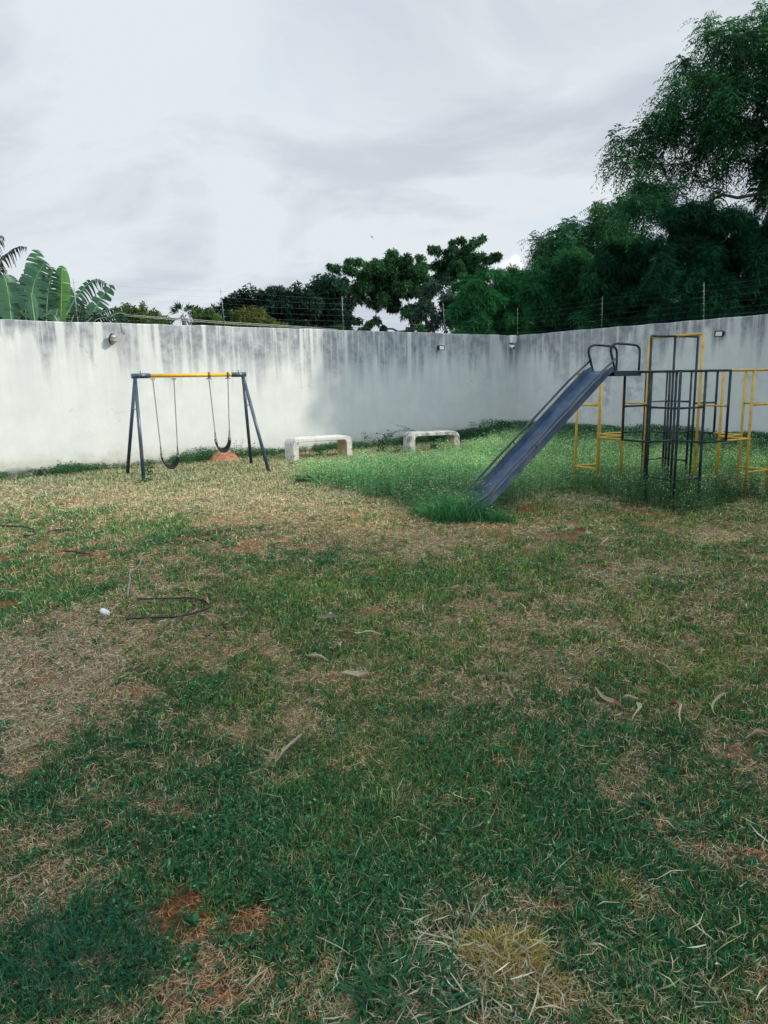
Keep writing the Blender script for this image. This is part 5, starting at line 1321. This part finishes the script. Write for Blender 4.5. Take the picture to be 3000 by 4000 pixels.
# ------------------------------------------------------------------ soil mound, hoses, litter
def mound():
    g = gpt(868, 1798); n = 40; m_ = 28; V = []; F = []; rs = np.random.default_rng(3)
    for i in range(m_):
        q = i/(m_-1)
        for k in range(n):
            a = 2*PI*k/n; rr = 0.35*q*(1+0.12*math.sin(2*a+1)+0.08*math.sin(5*a))
            x, y = rr*math.cos(a), rr*math.sin(a)*0.8
            h = 0.225*(1-q**1.7)*(1+0.10*math.sin(a*3+1))
            h += 0.05*(float(fbm(np.array(x+9.), np.array(y+4.), 9, 3))-0.5)*(1-q*0.5)+0.02*(float(fbm(np.array(x+3.), np.array(y+4.), 28, 5))-0.5)
            V.append((x+0.03*(1-q), y, h-0.02-0.05*(q > 0.98)))
    for i in range(m_-1):
        for k in range(n): F.append((i*n+k, i*n+(k+1) % n, (i+1)*n+(k+1) % n, (i+1)*n+k))
    mm = paint('orange_soil', (0.36, 0.17, 0.10), (0.25, 0.105, 0.06), 0.95, 0, 22, 1.0, 0.1, 0.4, 0.75)
    o = np_mesh('soil_mound', np.array(V), np.array(F), mm, smooth=True); o.location = (g[0], g[1], 0)
    tag(o, 'orange-brown mound of loose soil under the higher swing', 'soil mound')
mound()
def hoses():
    zz = lambda x, y: (350+x*.3315, 2200+y*.3315)
    def lay(name, pts, r, m, label, cat, group=None):
        P = [gpt(*q) for q in pts]; out = []
        for k in range(len(P)-1):
            p0, p1, p2, p3 = P[max(k-1, 0)], P[k], P[k+1], P[min(k+2, len(P)-1)]
            for u in np.linspace(0, 1, 5, endpoint=False):
                q = 0.5*((2*p1)+(-p0+p2)*u+(2*p0-5*p1+4*p2-p3)*u*u+(-p0+3*p1-3*p2+p3)*u**3); out.append(q)
        out.append(P[-1])
        for k, q in enumerate(out): q[2] = float(gz(np.array(q[0]), np.array(q[1])))+0.022+r
        o = MB().tube(out, r, 9).build(name, m, None, origin=out[0]); tag(o, label, cat, group)
    lay('hose', [zz(*q) for q in ((560, 470), (700, 467), (850, 463), (1000, 460), (1150, 460), (1260, 468), (1340, 490), (1395, 515), (1415, 545), (1390, 582), (1300, 615), (1150, 655), (1000, 678), (800, 682), (600, 694), (430, 712))], 0.0068, M['hose'], 'black rubber hose bent in a hairpin on the grass', 'hose')
    lay('hose', [zz(*q) for q in ((455, 440), (460, 350), (480, 240), (474, 180), (510, 130), (570, 85), (605, 30), (612, -20))], 0.008, M['greyhose'], 'grey faded hose piece running away behind the black hairpin hose', 'hose')
    zl = lambda x, y: (x*.904, 2000+y*.904)
    lay('hose', [zl(*q) for q in ((5, 66), (60, 70), (120, 76), (155, 92), (145, 106), (105, 110))], 0.009, M['hose'], 'black hose piece with a hooked end near the left edge of the lawn', 'hose')
    lay('hose', [zl(*q) for q in ((275, 180), (320, 181), (350, 185), (370, 189))], 0.009, M['hose'], 'short straight black hose piece left of the grey one', 'hose')
    lay('hose', [zl(*q) for q in ((210, 92), (235, 86), (265, 85), (295, 87))], 0.008, M['hose'], 'short arched black hose piece beyond the straight one', 'hose')
hoses()
def bottle():
    g = gpt(413, 2417); root = empty('bottle', (g[0], g[1], 0), 'small white plastic bottle lying on dry grass left of the hose', 'bottle')
    a = rad(-40); d = np.array([math.cos(a), math.sin(a), -0.05]); d /= np.linalg.norm(d); s = np.cross([0, 0, 1], d); s /= np.linalg.norm(s); u = np.cross(d, s)
    R = np.array([s, u, d]).T; c = np.array([g[0], g[1], 0.050])
    MB().lathe([(0.0098, -0.0426), (0.0180, -0.0410), (0.0209, -0.0344), (0.0209, -0.0123), (0.0201, 0.0000), (0.0209, 0.0098), (0.0209, 0.0230), (0.0172, 0.0328), (0.0098, 0.0377)], c, R, 20).build('bottle_body', M['white'], root)
    MB().lathe([(0.0103, 0.0369), (0.0111, 0.0394), (0.0111, 0.0508), (0.0090, 0.0525)], c, R, 16).build('cap', M['white'], root)
bottle()

def dry_leaf(p0, p1, w0, label, col=(0.50, 0.43, 0.32), curve=0.15, curl=0.5, tipc=None):
    """a long curled leaf or sheath lying on the grass, between two photo points"""
    A, B = gpt(*p0), gpt(*p1); d = B-A; L = np.linalg.norm(d); d = d/L; s = np.cross([0, 0, 1], d)
    w = w0*random.uniform(0.9, 1.25); n, m_ = 22, 7; V = []; F = []; Cc = []
    ph = random.uniform(0, 6); roll0 = random.uniform(-1.0, 1.0); side_ = random.choice((-1, 1)); hump = random.uniform(0.008, 0.022)
    for i in range(n+1):
        t = i/n; c = A+d*L*t+s*L*(curve*0.33*math.sin(PI*t)+0.025*math.sin(2*PI*t+ph)+0.008*math.sin(7*t+ph))
        c = c+np.array([0, 0, 0.030+hump*(0.5+0.5*math.sin(5*t+ph))+float(gz(np.array(c[0]), np.array(c[1])))])
        ww = w*max(0.04, math.sin(PI*min(1, 0.03+0.95*t**0.8))**0.9)*(1+0.12*math.sin(9*t+ph))
        th0 = 0.5+curl*(1.2+0.9*math.sin(3.1*t+ph)); tw = roll0+side_*1.1*t
        Rr = ww/(2*th0)
        for k in range(m_):
            q = (k/(m_-1)-0.5)*2*th0+tw
            off = s*Rr*math.sin(q)+np.array([0, 0, 1])*Rr*(1.0-math.cos(q))
            V.append(c+off+np.random.default_rng(i*31+k).normal(0, 0.0006, 3)); cc = np.array(col)*math.exp(random.gauss(0, 0.10))*(0.8+0.35*abs(k/(m_-1)-0.5)*2)
            if tipc is not None and t > 0.62: cc = np.array(tipc)*math.exp(random.gauss(0, 0.10))
            Cc.append(cc)
    for i in range(n):
        for k in range(m_-1): F.append((i*m_+k, i*m_+k+1, (i+1)*m_+k+1, (i+1)*m_+k))
    c0 = (A+B)/2; V = np.array(V)-c0
    o = np_mesh('dry_leaf', V, np.array(F), M['litter'], np.array(Cc), smooth=True); o.location = tuple(c0)
    sm = o.modifiers.new('thickness', 'SOLIDIFY'); sm.thickness = 0.0015
    tag(o, label, 'dry leaf', 'curled dry leaves scattered on the lawn')
def litter():
    r = lambda x, y: (1500+x*.904, 2000+y*.904); l = lambda x, y: (x*.904, 2000+y*.904)
    BR = (0.22, 0.085, 0.045); PB = (0.52, 0.44, 0.31); GB = (0.40, 0.32, 0.23)
    L_ = [
     (r(815, 100), r(905, 106), 0.055, 'wide reddish-brown dry leaf out beyond the middle of the lawn, below the slide', BR, 0.05, 0.5, PB),
     (r(958, 126), r(930, 158), 0.030, 'small pale hooked dry leaf right of the reddish-brown one', PB, 0.25, 0.7, None),
     (r(1038, 98), r(1008, 110), 0.022, 'tiny pale dry leaf farthest out on the right', PB, 0.1, 0.6, None),
     (r(285, 350), r(328, 346), 0.030, 'flat pale dry leaf in the middle green band of the lawn', PB, 0.1, 0.4, None),
     (r(175, 420), r(185, 468), 0.022, 'thin pale crescent-shaped dry leaf in the middle of the lawn', PB, -0.35, 0.8, None),
     (r(1183, 660), r(1266, 745), 0.028, 'long wavy grey-beige dry leaf on the right side of the lawn', GB, -0.14, 0.7, None),
     (r(905, 795), r(1028, 895), 0.026, 'longest pointed dry leaf with a brown end, left of the T-shaped pair', GB, 0.05, 0.6, (0.30, 0.14, 0.08)),
     (r(1035, 842), r(1128, 838), 0.030, 'level bar of the T-shaped pair of dry leaves', PB, 0.10, 0.6, (0.32, 0.17, 0.10)),
     (r(1095, 850), r(1075, 930), 0.028, 'upright stroke of the T-shaped pair of dry leaves', PB, 0.12, 0.6, None),
     (r(1268, 862), r(1274, 942), 0.026, 'pale dry leaf pointing at the viewer right of the T-shaped pair', PB, 0.08, 0.6, None),
     (r(1238, 856), r(1272, 868), 0.040, 'small rust-brown dry leaf at the top of the pale pointing one', BR, 0.05, 0.4, None),
     (r(1468, 820), r(1425, 905), 0.026, 'bent pale dry leaf farthest right of the row', PB, -0.22, 0.7, None),
     (r(515, 790), r(568, 842), 0.024, 'short dry leaf lying left of the longest one', GB, 0.12, 0.6, None),
     (r(1555, 1008), r(1655, 988), 0.040, 'broad tan dry leaf at the right edge of the picture', (0.38, 0.26, 0.18), 0.05, 0.5, None),
     (r(1015, 616), r(1075, 624), 0.014, 'slim pale dry leaf above the longest one', PB, 0.05, 0.6, None),
     (l(1480, 550), l(1570, 540), 0.040, 'red-brown dry leaf with pale rim in the middle of the lawn', BR, 0.08, 0.5, PB),
     (l(1550, 540), l(1655, 548), 0.020, 'thin pale looped dry leaf touching the red-brown one', PB, 0.14, 0.7, None),
     (l(1320, 628), l(1422, 670), 0.036, 'pale spoon-shaped dry leaf left of centre', PB, 0.10, 0.5, None),
     (l(1475, 725), l(1600, 722), 0.034, 'level pale dry leaf below the spoon-shaped one', PB, -0.08, 0.5, GB),
     (l(1305, 992), l(1190, 1105), 0.046, 'large tan dry leaf slanting down to the left in mid foreground', (0.40, 0.31, 0.23), 0.06, 0.6, None),
     (l(642, 590), l(692, 556), 0.034, 'rusty curled dry leaf below the hairpin hose', (0.30, 0.16, 0.11), 0.15, 0.7, None),
     (l(1010, 478), l(1062, 460), 0.020, 'small pale dry leaf right of the hairpin hose', PB, -0.1, 0.6, None),
     (l(1370, 470), l(1470, 478), 0.026, 'dull grey-brown dry leaf level with the bottle, centre of the lawn', (0.24, 0.20, 0.15), 0.05, 0.6, None),
     (l(868, 398), l(908, 415), 0.050, 'rust-brown dry leaf caught in the bend of the hairpin hose', (0.34, 0.13, 0.07), 0.1, 0.8, PB),
     (l(690, 512), l(722, 488), 0.030, 'short pale leaf scrap beside the near end of the hose', PB, 0.05, 0.5, None),
     (l(0, 1045), l(38, 1085), 0.028, 'pale dry leaf at the left edge of the picture', GB, 0.1, 0.6, None),
     (l(1476, 580), l(1470, 618), 0.020, 'tiny pale dry leaf above the level one', PB, 0.1, 0.5, None),
    ]
    for p0, p1, w, lab, col, cv, cu, tip in L_: dry_leaf(p0, p1, w, lab, col, cv, cu, tip)
litter()

def bird():
    P = dpt(1453, 926, 60); root_l = 'tiny dark bird gliding in the sky above the spreading tree'
    m = MB(); P_ = P; P = np.zeros(3)
    m.tube([P+np.array([-0.10, 0, -0.14]), P+np.array([-0.03, 0, -0.05]), P+np.array([0.05, 0, 0.06]), P+np.array([0.09, 0, 0.12])], [0.01, 0.045, 0.045, 0.015], 8)
    rings = []
    for s in (-1, 1):
        rg = []
        for u in np.linspace(0, 1, 6):
            c = P+np.array([s*0.42*u*0.75, 0, 0.02+0.20*u*(1-u)+s*-0.32*u]); w = 0.075*(1-u)+0.008
            rg.append([c+np.array([w*.6, w, 0]), c+np.array([-w*.6, -w, 0]), c+np.array([-w*.6, -w, -0.012]), c+np.array([w*.6, w, -0.012])])
        m.quadring(rg, True)
    m.v = [tuple(np.array(v)*0.55+P_) for v in m.v]
    o = m.build('bird', M['rubber'], None, origin=P_); tag(o, root_l, 'bird')
bird()
